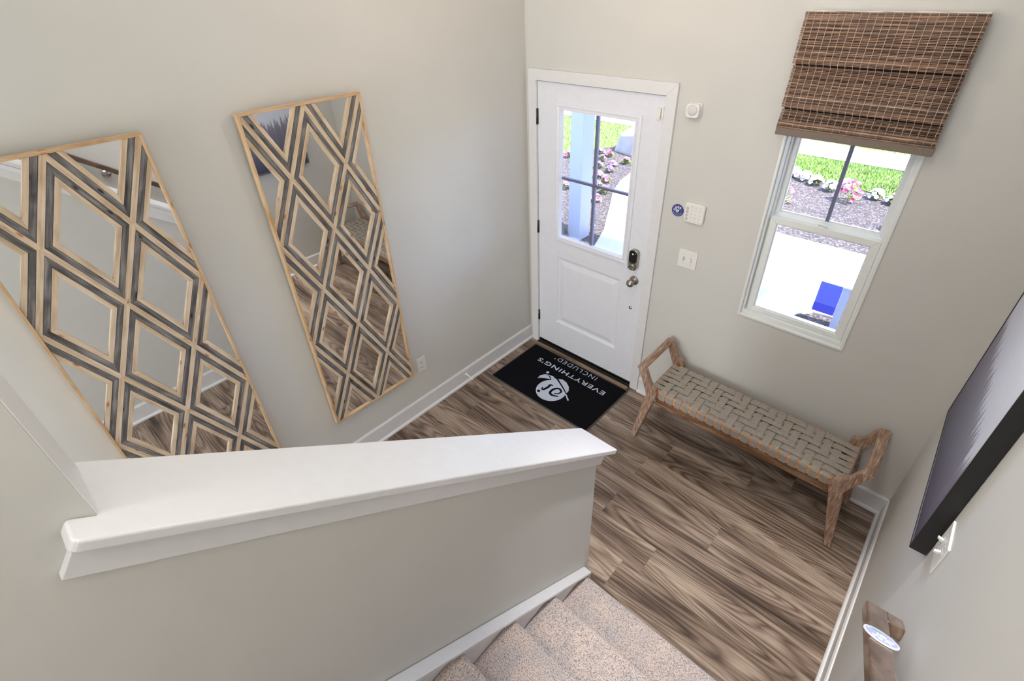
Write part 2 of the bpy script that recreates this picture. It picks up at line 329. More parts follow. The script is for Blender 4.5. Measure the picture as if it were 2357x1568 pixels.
def text_mesh(name, txt, width, height, depth, M, mat, shear=0, bold=0, parent=None, spacing=1.0):
    """flat lettering mapped by matrix M (text plane XY), fitted to width x height, centred"""
    cu = bpy.data.curves.new(name, 'FONT'); cu.body = txt; cu.shear = shear; cu.offset = bold; cu.space_character = spacing; cu.extrude = 0; cu.resolution_u = 3
    o = bpy.data.objects.new(name, cu); COL.objects.link(o)
    dg = bpy.context.evaluated_depsgraph_get(); me = bpy.data.meshes.new_from_object(o.evaluated_get(dg)); bpy.data.objects.remove(o)
    xs = [v.co.x for v in me.vertices]; ys = [v.co.y for v in me.vertices]
    x0, x1, y0, y1 = min(xs), max(xs), min(ys), max(ys)
    bm = bmesh.new(); bm.from_mesh(me)
    g = bmesh.ops.extrude_face_region(bm, geom=bm.faces[:]); bmesh.ops.translate(bm, verts=[v for v in g['geom'] if isinstance(v, bmesh.types.BMVert)], vec=(0, 0, 1))
    for v in bm.verts:
        v.co = M @ Vector(((v.co.x-(x0+x1)/2)*width/(x1-x0), (v.co.y-(y0+y1)/2)*height/(y1-y0), v.co.z*depth))
    bmesh.ops.recalc_face_normals(bm, faces=bm.faces[:]); bm.to_mesh(me); bm.free(); me.name = name
    me.materials.clear(); me.materials.append(mat)
    ob = bpy.data.objects.new(name, me); COL.objects.link(ob)
    if parent: ob.parent = parent
    return ob
def bez(pts, n=8):
    """Catmull-Rom through 2D/3D points"""
    P = [Vector(p) for p in pts]; out = []
    for i in range(len(P)-1):
        p0 = P[max(i-1, 0)]; p1 = P[i]; p2 = P[i+1]; p3 = P[min(i+2, len(P)-1)]
        for k in range(n):
            t = k/n; out.append(.5*((2*p1)+(-p0+p2)*t+(2*p0-5*p1+4*p2-p3)*t*t+(-p0+3*p1-3*p2+p3)*t**3))
    return out+[P[-1]]
def ribbon(mb, pts, wds, z0, z1, M=None, mi=0):
    """flat stroke of varying width in the XY plane, z0..z1 thick"""
    P = bez([Vector((p[0], p[1])) for p in pts]); n = len(P); W = wds if isinstance(wds, (list, tuple)) else [wds]*len(pts)
    L, Rr = [], []
    for i, p in enumerate(P):
        d = (P[min(i+1, n-1)]-P[max(i-1, 0)]); d = d.normalized() if d.length > 0 else Vector((1, 0))
        k = i/(n-1)*(len(W)-1); a = int(min(k, len(W)-2)); wd = W[a]+(W[a+1]-W[a])*(k-a)
        nn = Vector((-d.y, d.x))*wd/2; L.append(p+nn); Rr.append(p-nn)
    for i in range(n-1):
        q = [L[i], L[i+1], Rr[i+1], Rr[i]]
        vs = [(a.x, a.y, z1) for a in q]+[(a.x, a.y, z0) for a in q]
        if M: vs = [M @ Vector(v) for v in vs]
        mb.add(vs, [(3, 2, 1, 0), (4, 5, 6, 7), (0, 1, 5, 4), (2, 3, 7, 6), (1, 2, 6, 5), (3, 0, 4, 7)], mi=mi)
def disc(mb, cx, cy, r_, z0, z1, M=None, n=40, mi=0, sy=1.0):
    pts = [Vector((cx+r_*math.cos(2*math.pi*k/n), cy+r_*sy*math.sin(2*math.pi*k/n), z0)) for k in range(n)]
    top = [Vector((p.x, p.y, z1)) for p in pts]
    vs = pts+top
    if M: vs = [M @ v for v in vs]
    mb.add(vs, [list(range(n, 2*n)), list(reversed(range(n)))]+[(i, (i+1) % n, n+(i+1) % n, n+i) for i in range(n)], mi=mi)
def flatpoly(mb, pts, z0, z1, M=None, mi=0):
    a = [Vector((p[0], p[1], z0)) for p in pts]; b_ = [Vector((p[0], p[1], z1)) for p in pts]; n = len(a)
    ar = sum(a[i].x*a[(i+1) % n].y-a[(i+1) % n].x*a[i].y for i in range(n))
    if ar < 0: a.reverse(); b_.reverse()
    vs = a+b_
    if M: vs = [M @ v for v in vs]
    mb.add(vs, [list(range(n, 2*n)), list(reversed(range(n)))]+[(i, (i+1) % n, n+(i+1) % n, n+i) for i in range(n)], mi=mi)

XL, XR = -0.098, 2.609          # left and right wall faces
# ================================================================ ROOM SHELL
WX0, WX1, WZ0, WZ1 = 1.55, 2.112, .948, 2.26      # window opening
DX0, DX1, DZ1 = -0.012, 0.926, 2.10
mb = MB()
T = .16
mb.box(XL-.2, DX0, 0, T, -.02, 5.2); mb.box(DX0, DX1, 0, T, DZ1, 5.2); mb.box(DX1, WX0, 0, T, -.02, 5.2)
mb.box(WX0, WX1, 0, T, -.02, WZ0); mb.box(WX0, WX1, 0, T, WZ1, 5.2); mb.box(WX1, XR+.2, 0, T, -.02, 5.2)
struct('wall_back', mb, WALL)
struct('wall_left', MB().box(XL-.15, XL, -6.0, 0, -.02, 5.2), WALL)
struct('wall_right', MB().box(XR, XR+.15, -6.0, 0, -.02, 5.2), WALL)
struct('wall_front', MB().box(XL-.15, XR+.15, -6.15, -6.0, -.02, 5.2), WALL)
mb = MB()
for (a, b_, c_, d_) in ((.42, .50, 2.98, 4.82), (2.50, 2.58, 2.98, 4.82), (.42, 2.58, 2.98, 3.06), (.42, 2.58, 4.74, 4.82)): mb.box(a, b_, -5.999, -5.96, c_, d_)
struct('fill_window_frame', mb, TRIM)  # frame added round the upstairs fill light; the wall has no opening
struct('floor', MB().box(XL-.15, XR+.15, -6.0, 0, -.02, 0), FLOOR)
mb = MB().box(XL-.15, XR+.15, -6.15, .16, 5.2, 5.3)
struct('ceiling', mb, CEIL)
# tall wall above the low wall, stair side
HX0, HX1 = 1.437, 1.555
struct('wall_stair_upper', MB().box(HX0, HX1, -6.0, -2.747, 0, 5.2), WALL)
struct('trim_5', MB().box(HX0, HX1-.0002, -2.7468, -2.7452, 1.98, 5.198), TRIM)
# sloped low wall: top follows the cap underside
SL = .757
def capz(y): return .999+SL*(-1.374-y)      # right edge of the cap's top surface
pts = [(HX0, -2.747, 0), (HX0, -1.45, 0), (HX0, -1.45, capz(-1.45)-.026), (HX0, -2.747, capz(-2.747)-.026)]
struct('wall_stair_low', MB().prism(pts, (HX1-HX0, 0, 0)), WALL)
# cap of the low wall (cut square to the slope) with its apron
ca = math.atan(SL); sv = Vector((0, -math.cos(ca), math.sin(ca))); nv = Vector((0, math.sin(ca), math.cos(ca)))
P0 = Vector((0, -1.374, .999))          # front edge of the top surface
def capboard(x0, x1, s0, s1, n0, n1, mb, rr=0):
    vs = []
    O = P0
    outl = [(x0+rr, s0), (x1-rr, s0)] if rr else [(x0, s0), (x1, s0)]
    if rr:
        outl = []
        for (cx, cs, a0) in ((x1-rr, s0+rr, -90), (x1-rr, s1-rr, 0), (x0+rr, s1-rr, 90), (x0+rr, s0+rr, 180)):
            for k in range(5):
                a = math.radians(a0+90*k/4); outl.append((cx+rr*math.cos(a), cs+rr*math.sin(a)))
    else: outl = [(x1, s0), (x1, s1), (x0, s1), (x0, s0)]
    poly = [Vector((x, 0, 0))+O+sv*s+nv*n1 for x, s in outl]
    mb.prism(poly, nv*(n0-n1))
SEND = (2.747-1.374)/math.cos(ca)
def cap_outline():
    r_ = .012; out = []
    def arc(cx, cs, a0, n=4):
        for k in range(n+1):
            a = math.radians(a0+90*k/n); out.append((cx+r_*math.cos(a), cs+r_*math.sin(a)))
    arc(1.606-r_, r_, -90); arc(1.606-r_, SEND+.035-r_, 0); out.append((HX1+.004, SEND+.035)); out.append((HX1+.001, SEND+.030)); out.append((HX1+.001, SEND-.001)); out.append((1.416, SEND-.001)); arc(1.416+r_, r_, 180)
    return out
mb = MB(); mb.prism([Vector((x, 0, 0))+P0+sv*s_ for x, s_ in cap_outline()], nv*-.02)
struct('trim_3', mb, TRIM, bevel=.004, seg=3)
mb = MB()
# apron on the stair side: cove profile that narrows downwards, and on the hall side and the end
def apron(xa, sgn, s0, s1):
    prof = [(0, -.021), (.026, -.021), (.024, -.03), (.017, -.045), (.016, -.088), (0, -.088)]
    poly = [Vector((xa+sgn*a, 0, 0))+P0+sv*s0+nv*b for a, b in prof]
    mb.prism(poly, sv*(s1-s0))
apron(HX1, 1, .018, SEND+.02); apron(HX0, -.8, .018, SEND-.005)
poly = [Vector((HX0-.008, 0, 0))+P0+sv*.0+nv*-.021+sv*.014, Vector((HX0-.008, 0, 0))+P0+sv*.04+nv*-.088, Vector((HX0-.008, 0, 0))+P0+sv*.085+nv*-.088, Vector((HX0-.008, 0, 0))+P0+sv*.085+nv*-.021]
mb.prism(poly, (HX1-HX0+.016, 0, 0))
struct('trim_4', mb, TRIM, bevel=.002)

def frame_box(mb, x0, x1, y0, y1, z0, z1, wl, wr, wb, wt):
    """mitred rectangular frame facing -y, borders wl wr wb wt (0 = open side)"""
    o_ = [(x0, z0), (x1, z0), (x1, z1), (x0, z1)]; i_ = [(x0+wl, z0+wb), (x1-wr, z0+wb), (x1-wr, z1-wt), (x0+wl, z1-wt)]
    for k, w_ in enumerate((wb, wr, wt, wl)):
        if w_ == 0: continue
        b_ = (k+1) % 4
        mb.prism([(q[0], y0, q[1]) for q in (o_[k], o_[b_], i_[b_], i_[k])], (0, y1-y0, 0))
# ---------------------------------------------------------------- baseboards and casing
BH = .134
def base_y(mb, x, sgn, y0, y1):          # runs along y on a wall whose face is at x, sgn = room side
    mb.prism([(x, y0, 0), (x+sgn*.012, y0, 0), (x+sgn*.012, y0, BH-.012), (x+sgn*.006, y0, BH), (x, y0, BH)], (0, y1-y0, 0))
    mb.prism([(x+sgn*.012, y0, 0), (x+sgn*.026, y0, 0), (x+sgn*.025, y0, .010), (x+sgn*.020, y0, .016), (x+sgn*.012, y0, .019)], (0, y1-y0, 0))
def base_x(mb, y, sgn, x0, x1):
    mb.prism([(x0, y, 0), (x0, y+sgn*.012, 0), (x0, y+sgn*.012, BH-.012), (x0, y+sgn*.006, BH), (x0, y, BH)], (x1-x0, 0, 0))
    mb.prism([(x0, y+sgn*.012, 0), (x0, y+sgn*.026, 0), (x0, y+sgn*.025, .010), (x0, y+sgn*.020, .016), (x0, y+sgn*.012, .019)], (x1-x0, 0, 0))
mb = MB(); base_y(mb, XL, 1, -6.0, -.0); struct('baseboard_left', mb, TRIM)
mb = MB(); base_x(mb, 0, -1, .986, XR); struct('baseboard_back', mb, TRIM)
mb = MB(); base_y(mb, XR, -1, -1.52, 0.0); struct('baseboard_right', mb, TRIM)
mb = MB(); base_y(mb, HX0, -1, -6.0, -1.45); base_x(mb, -1.45, 1, HX0-.012, HX1); struct('baseboard_stair', mb, TRIM)
# door casing: back band profile
mb = MB(); c0, c1, ct = -.069, .983, 2.154
frame_box(mb, c0, c1, -.016, 0, 0, ct, .065, .065, 0, .065)
struct('trim_1', mb, TRIM, bevel=.0015)
mb = MB(); mb.box(-.012, -.003, -.006, T, 0, 2.096); mb.box(.917, .926, -.006, T, 0, 2.096); mb.box(-.003, .917, -.006, T, 2.089, 2.096)
struct('trim_2', mb, TRIM)
# ================================================================ DOOR
root = empty('door_1', (.457, .02, .0), 'white half glazed entry door with four panes and one raised panel', 'door', kind='structure')
DT, DB = 2.084, .040
mb = MB(); y0, y1 = 0.0, .044
mb.box(0.001, .175, y0, y1, DB, DT); mb.box(.746, .914, y0, y1, DB, DT); mb.box(.175, .746, y0, y1, 1.95, DT); mb.box(.175, .746, y0, y1, .884, 1.03); mb.box(.175, .746, y0, y1, DB, .28)
mb.box(.175, .746, .02, y1, .28, .884)
part(root, 'door_slab', mb, DOORP)
mb = MB()
def rings(mb, R_):
    for (a, b_) in zip(R_, R_[1:]):
        va = [(a[0], a[4], a[2]), (a[1], a[4], a[2]), (a[1], a[4], a[3]), (a[0], a[4], a[3])]; vb = [(b_[0], b_[4], b_[2]), (b_[1], b_[4], b_[2]), (b_[1], b_[4], b_[3]), (b_[0], b_[4], b_[3])]
        mb.add(va+vb, [(0, 1, 5, 4), (1, 2, 6, 5), (2, 3, 7, 6), (3, 0, 4, 7)])
def rr_(x0, x1, z0, z1, ins, y): return (x0+ins, x1-ins, z0+ins, z1-ins, y)
px = (.175, .746, .28, .884)
seq = [rr_(*px, 0, 0), rr_(*px, .006, .004), rr_(*px, .012, .012), rr_(*px, .026, .014), rr_(*px, .066, .004)]
rings(mb, seq); q = seq[-1]; mb.add([(q[0], q[4], q[2]), (q[1], q[4], q[2]), (q[1], q[4], q[3]), (q[0], q[4], q[3])], [(0, 1, 2, 3)])
part(root, 'raised_panel', mb, DOORP)
px = (.155, .785, 1.012, 1.972)
mb = MB(); seq = [rr_(*px, 0, 0), rr_(*px, .003, -.008), rr_(*px, .016, -.011), rr_(*px, .028, -.006), rr_(*px, .032, -.012), rr_(*px, .040, -.012), rr_(*px, .048, .018)]
rings(mb, seq); part(root, 'lite_moulding', mb, DOORP)
GX0, GX1, GZ0, GZ1 = .200, .742, 1.048, 1.93
part(root, 'glass_pane', MB().box(GX0-.004, GX1+.004, .020, .026, GZ0-.02, GZ1+.012), GLASS)
mb = MB(); mb.box(.459, .477, .012, .034, GZ0-.01, GZ1+.01); mb.box(GX0, GX1+.005, .013, .033, 1.478, 1.494)
part(root, 'window_grille', mb, MUNT)['label'] = 'slate grey cross bars of the door glass'
for z in (1.867, 1.079, .278):
    mb = MB().tube([(-.004, -.008, z-.05), (-.004, -.008, z+.05)], .0065, 10).box(-.014, -.004, -.0068, -.0035, z-.05, z+.05).box(-.004, .006, -.003, .001, z-.05, z+.05)
    for k in (-.03, -.01, .01, .03): mb.tube([(-.004, -.008, z+k-.001), (-.004, -.008, z+k+.001)], .0074, 10)
    part(root, 'hinge', mb, HINGE)
# keypad deadbolt
def rpoly(x0, x1, z0, z1, r_, y, n=6):
    out = []
    for (cx, cz, a0) in ((x1-r_, z0+r_, -90), (x1-r_, z1-r_, 0), (x0+r_, z1-r_, 90), (x0+r_, z0+r_, 180)):
        for k in range(n+1):
            a = math.radians(a0+90*k/n); out.append((cx+r_*math.cos(a), y, cz+r_*math.sin(a)))
    return out
lk = part(root, 'keypad_deadbolt', MB().prism(rpoly(.803, .868, 1.003, 1.150, .026, 0), (0, -.030, 0)), NICK, bevel=.004, seg=3)
def sub(par, root_, name, mb, mats, **kw):
    o = local(root_, mb).build(name, mats, par, **kw); return o
sub(lk, root, 'keypad_face', MB().prism(rpoly(.806, .865, 1.058, 1.147, .022, -.0295), (0, -.0045, 0)), BLACKG, bevel=.002)
mb = MB(); disc(mb, .835, 1.124, .006, 0, .001, Matrix(((1, 0, 0, 0), (0, 0, -1, -.0341), (0, 1, 0, 0), (0, 0, 0, 1))))
Mk = Matrix(((1, 0, 0, 0), (0, 0, -1, -.0341), (0, 1, 0, 0), (0, 0, 0, 1)))
ribbon(mb, [(.853, 1.128), (.855, 1.133)], .003, 0, .001, Mk)
sub(lk, root, 'logo_mark', mb, BADGEW)
mb = MB().lathe([(.024, 0), (.024, .006), (.021, .010), (.0, .010)], (.835, -.030, 1.030), (0, -1, 0)).box(.816, .854, -.056, -.038, 1.025, 1.036)
sub(lk, root, 'thumb_turn', mb, NICK, bevel=.001)
kn = part(root, 'door_knob', MB().lathe([(.0, 0), (.033, 0), (.033, .005), (.028, .010), (.014, .012), (.012, .030), (.018, .036), (.026, .046), (.0275, .056), (.024, .064), (.012, .069), (0, .070)], (.848, 0, .918), (0, -1, 0), 32), NICK)
part(root, 'lower_bolt_cover', MB().lathe([(.012, 0), (.012, .003), (.009, .005), (0, .005)], (.842, 0, .695), (0, -1, 0)).box(.840, .844, -.0065, -.004, .688, .702), NICK)
mb = MB().prism(rpoly(.872, .897, 1.964, 2.022, .004, 0), (0, -.014, 0)); mb.prism(rpoly(.9035, .915, 1.970, 2.026, .003, 0), (0, -.012, 0))
for k in (0, 1): mb.box(.879, .890, -.0145, -.0138, 2.010-k*.04, 2.012-k*.04)
o = part(root, 'contact_sensor', mb, PLAST, bevel=.0015)
# threshold
th = empty('door_threshold', (.457, -.02, 0), 'dark bronze door threshold with a narrow wood strip in front', 'threshold')
part(th, 'sill', MB().box(-.003, .917, .0, T, .0005, .034).box(-.003, .917, -.030, .0, .0005, .012), SILL, bevel=.002)
part(th, 'metal_edge', MB().box(-.003, .917, -.012, -.007, .012, .017), SILLM)
part(th, 'wood_strip', MB().prism([(-.003, -.060, 0.0005), (-.003, -.055, .009), (-.003, -.038, .011), (-.003, -.030, .0115), (-.003, -.030, 0.0005)], (.920, 0, 0)), REDU)

# ================================================================ WINDOW
root = empty('window_1', (1.83, .05, .948), 'white vinyl sash window with one grille bar above and a clear pane below', 'window', kind='structure')
mb = MB()
lt = .022
# liner (jamb return) with a small proud edge
frame_box(mb, WX0, WX1, -.006, .10, WZ0, WZ1, .012, .012, .014, .012)
part(root, 'jamb_liner', mb, VINYL, bevel=.002)
mb = MB()
fx0, fx1 = WX0+.012, WX1-.012
for (a, b_, ya, yb) in ((0, .012, .015, .13), (.012, .020, .045, .06), (.012, .022, .075, .085)):
    mb.box(fx0+a, fx0+b_, ya, yb, WZ0+.036, WZ1-.012); mb.box(fx1-b_, fx1-a, ya, yb, WZ0+.036, WZ1-.012)
mb.box(fx0, fx1, .015, .13, WZ0+.014, WZ0+.036)
part(root, 'frame', mb, VINYL, bevel=.0015)
def sash(x0, x1, z0, z1, y0_, y1_, wl, wb, wt, name, gw=False):
    mb = MB(); frame_box(mb, x0, x1, y0_, y1_, z0, z1, wl, wl, wb, wt)
    s_ = part(root, name, mb, VINYL, bevel=.003)
    mb = MB(); b_ = .005; gx0, gx1, gz0, gz1 = x0+wl, x1-wl, z0+wb, z1-wt; ym = (y0_+y1_)/2
    frame_box(mb, gx0, gx1, ym-.006, ym+.006, gz0, gz1, b_, b_, b_, b_)
    sub(s_, root, 'glazing_bead', mb, TRIM)
    sub(s_, root, 'glass_pane', MB().box(gx0, gx1, ym-.002, ym+.002, gz0, gz1), GLASS)
    return s_, (gx0, gx1, gz0, gz1, ym)
low, g1 = sash(1.580, 2.086, .984, 1.562, .036, .066, .036, .028, .036, 'lower_sash')
up, g2 = sash(1.572, 2.092, 1.545, 2.245, .078, .104, .032, .036, .03, 'upper_sash')
sub(up, root, 'window_grille', MB().box(1.821, 1.838, .082, .094, g2[2], g2[3]), MUNT)['label'] = 'slate grey vertical grille bar'
mb = MB().box(1.800, 1.862, .040, .062, 1.562, 1.567)
mb.tube([(1.806, .050, 1.569), (1.815, .044, 1.574), (1.835, .036, 1.575), (1.852, .034, 1.572)], [.004, .006, .005, .004], 8); mb.lathe([(.010, 0), (.010, .007), (.006, .010), (0, .010)], (1.828, .052, 1.566), (0, 0, 1), 16)
sub(low, root, 'sash_lock', mb, VINYL)
# a thin casing bead around the opening
mb = MB()
e = .010
# ================================================================ WOVEN SHADE
root = empty('woven_shade', (1.829, -.03, 2.0), 'brown woven reed roman shade half raised over the window', 'window shade')
BX0, BX1 = 1.524, 2.132
part(root, 'headrail', MB().box(BX0+.004, BX1-.004, -.05, -.001, 2.462, 2.484), REED, colattr='tint')
pal = [tuple(min(1, x*1.15) for x in c) for c in [srgb(164, 132, 110), srgb(144, 114, 97), srgb(180, 150, 127), srgb(128, 103, 90), srgb(192, 166, 145), srgb(154, 126, 111), srgb(108, 88, 78)]]
NS = 22
cordx = [BX0+.012+(BX1-BX0-.024)*k/(NS-1) for k in range(NS)]
ALLPOS = []
def reed_panel(name, pathpts, pitch=.0049):
    """pathpts: (y,z) polyline the reeds follow"""
    mb = MB(); cm = MB(); P = [Vector((0, a, b_)) for a, b_ in pathpts]; d = 0; pos = []
    for a, b_ in zip(P, P[1:]):
        L = (b_-a).length; k = 0
        while d <= L: pos.append((a+(b_-a)*(d/L), (b_-a).normalized())); d += pitch*R.uniform(.85, 1.2)
        d -= L
    for p, t_ in pos:
        rad = R.uniform(.0017, .0026); c = R.choice(pal); k = R.uniform(.75, 1.15); c = tuple(min(1, x*k) for x in c)
        xa, xb = BX0+R.uniform(-.0012, .001), BX1+R.uniform(-.001, .0012); seg = 6; pts_ = []
        for i in range(seg+1): pts_.append((xa+(xb-xa)*i/seg, p.y+R.uniform(-.0003, .0003), p.z+R.uniform(-.0006, .0006)))
        mb.tube(pts_, rad, 6, True, True, c)
    for i, (p, t_) in enumerate(pos):
        nrm = Vector((0, t_.z, -t_.y)); nrm = nrm if nrm.y < 0 else -nrm
        off = .0034 if i % 2 else .0024
        ALLPOS.append(((.0012 if i % 2 else -.0012), p.y+nrm.y*off, p.z+nrm.z*off))
    return part(root, name, mb, REED, colattr='tint')
reed_panel('reed_panel', [(-.054, 2.480), (-.060, 2.40), (-.068, 2.288)])
reed_panel('reed_panel', [(-.044, 2.277), (-.050, 2.24), (-.060, 2.16), (-.068, 2.108)])
reed_panel('reed_panel', [(-.044, 2.098), (-.052, 2.080), (-.060, 2.062)])
for k in range(4):
    reed_panel('reed_fold', [(-.054+.006*(k % 2)-.001*k, 2.058-.0085*k), (-.063-.0015*k, 2.049-.0085*k)], .0038)
for x in cordx:
    part(root, 'stitching_cord', MB().tube([(x+a, b_, c_) for a, b_, c_ in ALLPOS], .0010, 5), CORD)
part(root, 'gap_shadow_lining', MB().box(BX0+.004, BX1-.004, -.038, -.034, 2.0, 2.465), plain('lining_gap_shadow', srgb(52, 42, 36), .9))  # lining coloured near black to paint the shadow gaps under the panels
part(root, 'hem_bar', MB().prism([(BX0, -.068, 2.026), (BX0, -.052, 2.026), (BX0, -.050, 1.994), (BX0, -.070, 1.990)], (BX1-BX0+.004, 0, 0)), HEM, bevel=.004, seg=3)

# ================================================================ WALL DEVICES
def devM(x, z, y=0): return Matrix(((1, 0, 0, x), (0, 0, -1, y), (0, 1, 0, z), (0, 0, 0, 1)))   # local xy -> wall plane, local z -> out of back wall
root = empty('wall_sensor', (1.093, 0, 2.037), 'small white square motion sensor on the wall right of the door top', 'sensor')
part(root, 'mount', MB().prism(rpoly(1.053, 1.127, 2.003, 2.073, .014, 0), (0, -.010, 0)), PLAST, bevel=.002)
part(root, 'body', MB().prism(rpoly(1.049, 1.123, 1.999, 2.069, .018, -.010), (0, -.024, 0)), PLAST, bevel=.005, seg=3)
part(root, 'lens', MB().lathe([(.027, 0), (.025, .002), (.012, .004), (0, .0045)], (1.086, -.034, 2.038), (0, -1, 0)), plain('sensor_lens', srgb(222, 220, 220), .3))
def yes_badge(root, M, rad, pale=False, M0=None):
    """round badge; M maps badge plane (x right, y up, z out) into the root's local frame"""
    base, ring = (BADGEP, BADGEW) if pale else (BADGE, BADGED)
    mb = MB(); disc(mb, 0, 0, rad, 0, .0035 if pale else .002, M); o0 = mb.build('badge_disc', ring, root, bevel=.0006)
    z = .0035 if pale else .002
    mb = MB(); disc(mb, 0, 0, rad*.9, z, z+.0004, M); mb.build('badge_face', base, root)
    s = rad; z += .0004
    mb = MB()
    for st in ([(-.48, .62), (-.44, .42), (-.26, .42), (-.16, .66), (-.24, .30), (-.42, .0), (-.66, -.02), (-.58, .16), (-.30, .30)],
               [(-.02, .42), (.16, .56), (.08, .68), (-.04, .52), (.06, .36), (.24, .40)],
               [(.30, .42), (.46, .66), (.50, .46), (.44, .36), (.34, .38)]):
        ribbon(mb, [(a*s, b_*s) for a, b_ in st], s*.085, z, z+.0005, M)
    mb.build('badge_lettering', BADGEW, root)
    mb = MB(); flatpoly(mb, [(-.34*s, .02*s), (.02*s, .40*s), (.44*s, .05*s), (.40*s, -.42*s), (-.26*s, -.40*s)], z, z+.0003, M); mb.build('badge_house', BADGEP if pale else BADGED, root)
    mb = MB(); zz = z+.0003
    ribbon(mb, [(-.20*s, -.10*s), (.06*s, -.06*s), (.04*s, .10*s), (-.12*s, .12*s), (-.24*s, -.06*s), (-.14*s, -.26*s), (.08*s, -.20*s)], s*.11, zz, zz+.0004, M)
    ribbon(mb, [(.22*s, .06*s), (.20*s, -.24*s)], s*.11, zz, zz+.0004, M); disc(mb, .24*s, .20*s, s*.07, zz, zz+.0004, M, 12)
    mb.build('badge_initials', BADGEW, root)
    mb = MB(); ribbon(mb, [(-.22*s, -.40*s), (.0, -.36*s), (.25*s, -.46*s), (.56*s, -.42*s)], [s*.04, s*.12, s*.12, s*.03], zz, zz+.0004, M); mb.build('badge_leaf', BADGEG, root)
    mb = MB()
    for k in range(15):
        a = math.radians(200+k*10); disc(mb, .79*s*math.cos(a), .79*s*math.sin(a), s*.035, z, z+.0003, M, 8)
    mb.build('badge_rim_lettering', BADGEW, root)
root = empty('wall_badge', (1.078, 0, 1.478), 'round blue "yes" badge with white lettering left of the keypad', 'badge')
yes_badge(root, devM(0, 0, 0), .037)
root = empty('alarm_keypad', (1.185, 0, 1.49), 'white square alarm keypad with rows of buttons beside the blue badge', 'keypad')
part(root, 'housing', MB().prism(rpoly(1.127, 1.246, 1.430, 1.545, .016, 0), (0, -.018, 0)), PLAST, bevel=.004, seg=3)
part(root, 'front_plate', MB().prism(rpoly(1.130, 1.243, 1.433, 1.542, .014, -.018), (0, -.002, 0)), PLAST, bevel=.0008)
KEYP = plain('keypad_mark_grey', srgb(198, 196, 196), .5)
for i in range(4):
    mb = MB(); x = 1.145; z = 1.514-i*.021; mb.lathe([(.0085, 0), (.0085, .0008), (.0065, .0010), (0, .0008)], (x, -.020, z), (0, -1, 0), 18); part(root, 'button', mb, KEYP)
for i in range(5):
    for j in range(3):
        x = 1.170+j*.026; z = 1.526-i*.021
        text = '123456789*0#'
        mb = MB(); mb.lathe([(.0028, 0), (.0028, .0006), (0, .0007)], (x, -.020, z), (0, -1, 0), 10); part(root, 'button', mb, KEYP)
def switch_plate(root, M, gangs, n_screw=True):
    """M: plate plane -> root local; plate centred at 0"""
    w_, h_ = .046*gangs+.026, .118
    mb = MB(); flatpoly(mb, [(-w_/2, -h_/2), (w_/2, -h_/2), (w_/2, h_/2), (-w_/2, h_/2)], 0, .006, M); mb.build('plate', PLAST, root, bevel=.002)
    for g in range(gangs):
        x = (g-(gangs-1)/2)*.046
        upf = 1 if g == 0 else -1
        mb = MB(); flatpoly(mb, [(x-.006, -.013), (x+.006, -.013), (x+.006, .013), (x-.006, .013)], .006, .0066, M); mb.build('toggle_bezel', KEYP, root)
        mb = MB(); vs = [(x-.0045, -.006, .006), (x+.0045, -.006, .006), (x+.0045, .006, .006), (x-.0045, .006, .006), (x-.0038, .006*upf-.003, .020), (x+.0038, .006*upf-.003, .020), (x+.0038, .006*upf+.004, .020), (x-.0038, .006*upf+.004, .020)]
        mb.add([M @ Vector(v) for v in vs], [(0, 3, 2, 1), (4, 5, 6, 7), (0, 1, 5, 4), (1, 2, 6, 5), (2, 3, 7, 6), (3, 0, 4, 7)]); mb.build('toggle', PLAST, root, bevel=.001)
        for zz in (-.030, .030): mb = MB(); disc(mb, x, zz, .0028, .006, .0068, M, 12); mb.build('screw', KEYP, root)
root = empty('light_switch', (1.190, 0, 1.192), 'white double toggle light switch on the wall between door and window', 'light switch')
switch_plate(root, devM(0, 0, 0), 2)
root = empty('light_switch', (XR, -1.271, 1.255), 'white double toggle light switch on the right wall beside the framed artwork', 'light switch')
switch_plate(root, Matrix(((0, 0, -1, 0), (-1, 0, 0, 0), (0, 1, 0, 0), (0, 0, 0, 1))), 2)
root = empty('power_outlet', (XL, -1.165, .414), 'white duplex power outlet low on the wall right of the mirrors', 'outlet')
Mo = Matrix(((0, 0, 1, 0), (1, 0, 0, 0), (0, 1, 0, 0), (0, 0, 0, 1)))
mb = MB(); flatpoly(mb, [(-.036, -.059), (.036, -.059), (.036, .059), (-.036, .059)], 0, .006, Mo); mb.build('plate', PLAST, root, bevel=.002)
for zc in (-.021, .021):
    mb = MB(); disc(mb, 0, zc, .0165, .006, .0085, Mo, 24, sy=.85); rc = mb.build('socket', PLAST, root)
    mb = MB()
    for dx in (-.0065, .0065): flatpoly(mb, [(dx-.0012, zc-.002), (dx+.0012, zc-.002), (dx+.0012, zc+.007), (dx-.0012, zc+.007)], .0085, .0088, Mo)
    disc(mb, 0, zc-.008, .0026, .0085, .0088, Mo, 12); mb.build('slots', SLOT, rc)
root = empty('door_stop', (XL+.012, -.79, .075), 'small white door stop sticking out of the left baseboard', 'door stop')
part(root, 'rod', MB().lathe([(.012, 0), (.012, .004), (.006, .006), (.005, .062)], (XL+.012, -.79, .085), (1, 0, -.18), 16), PLAST)
part(root, 'rubber_tip', MB().lathe([(.009, 0), (.010, .008), (.009, .014), (0, .015)], (XL+.012+.061, -.79, .074), (1, 0, -.18), 16), PLAST)

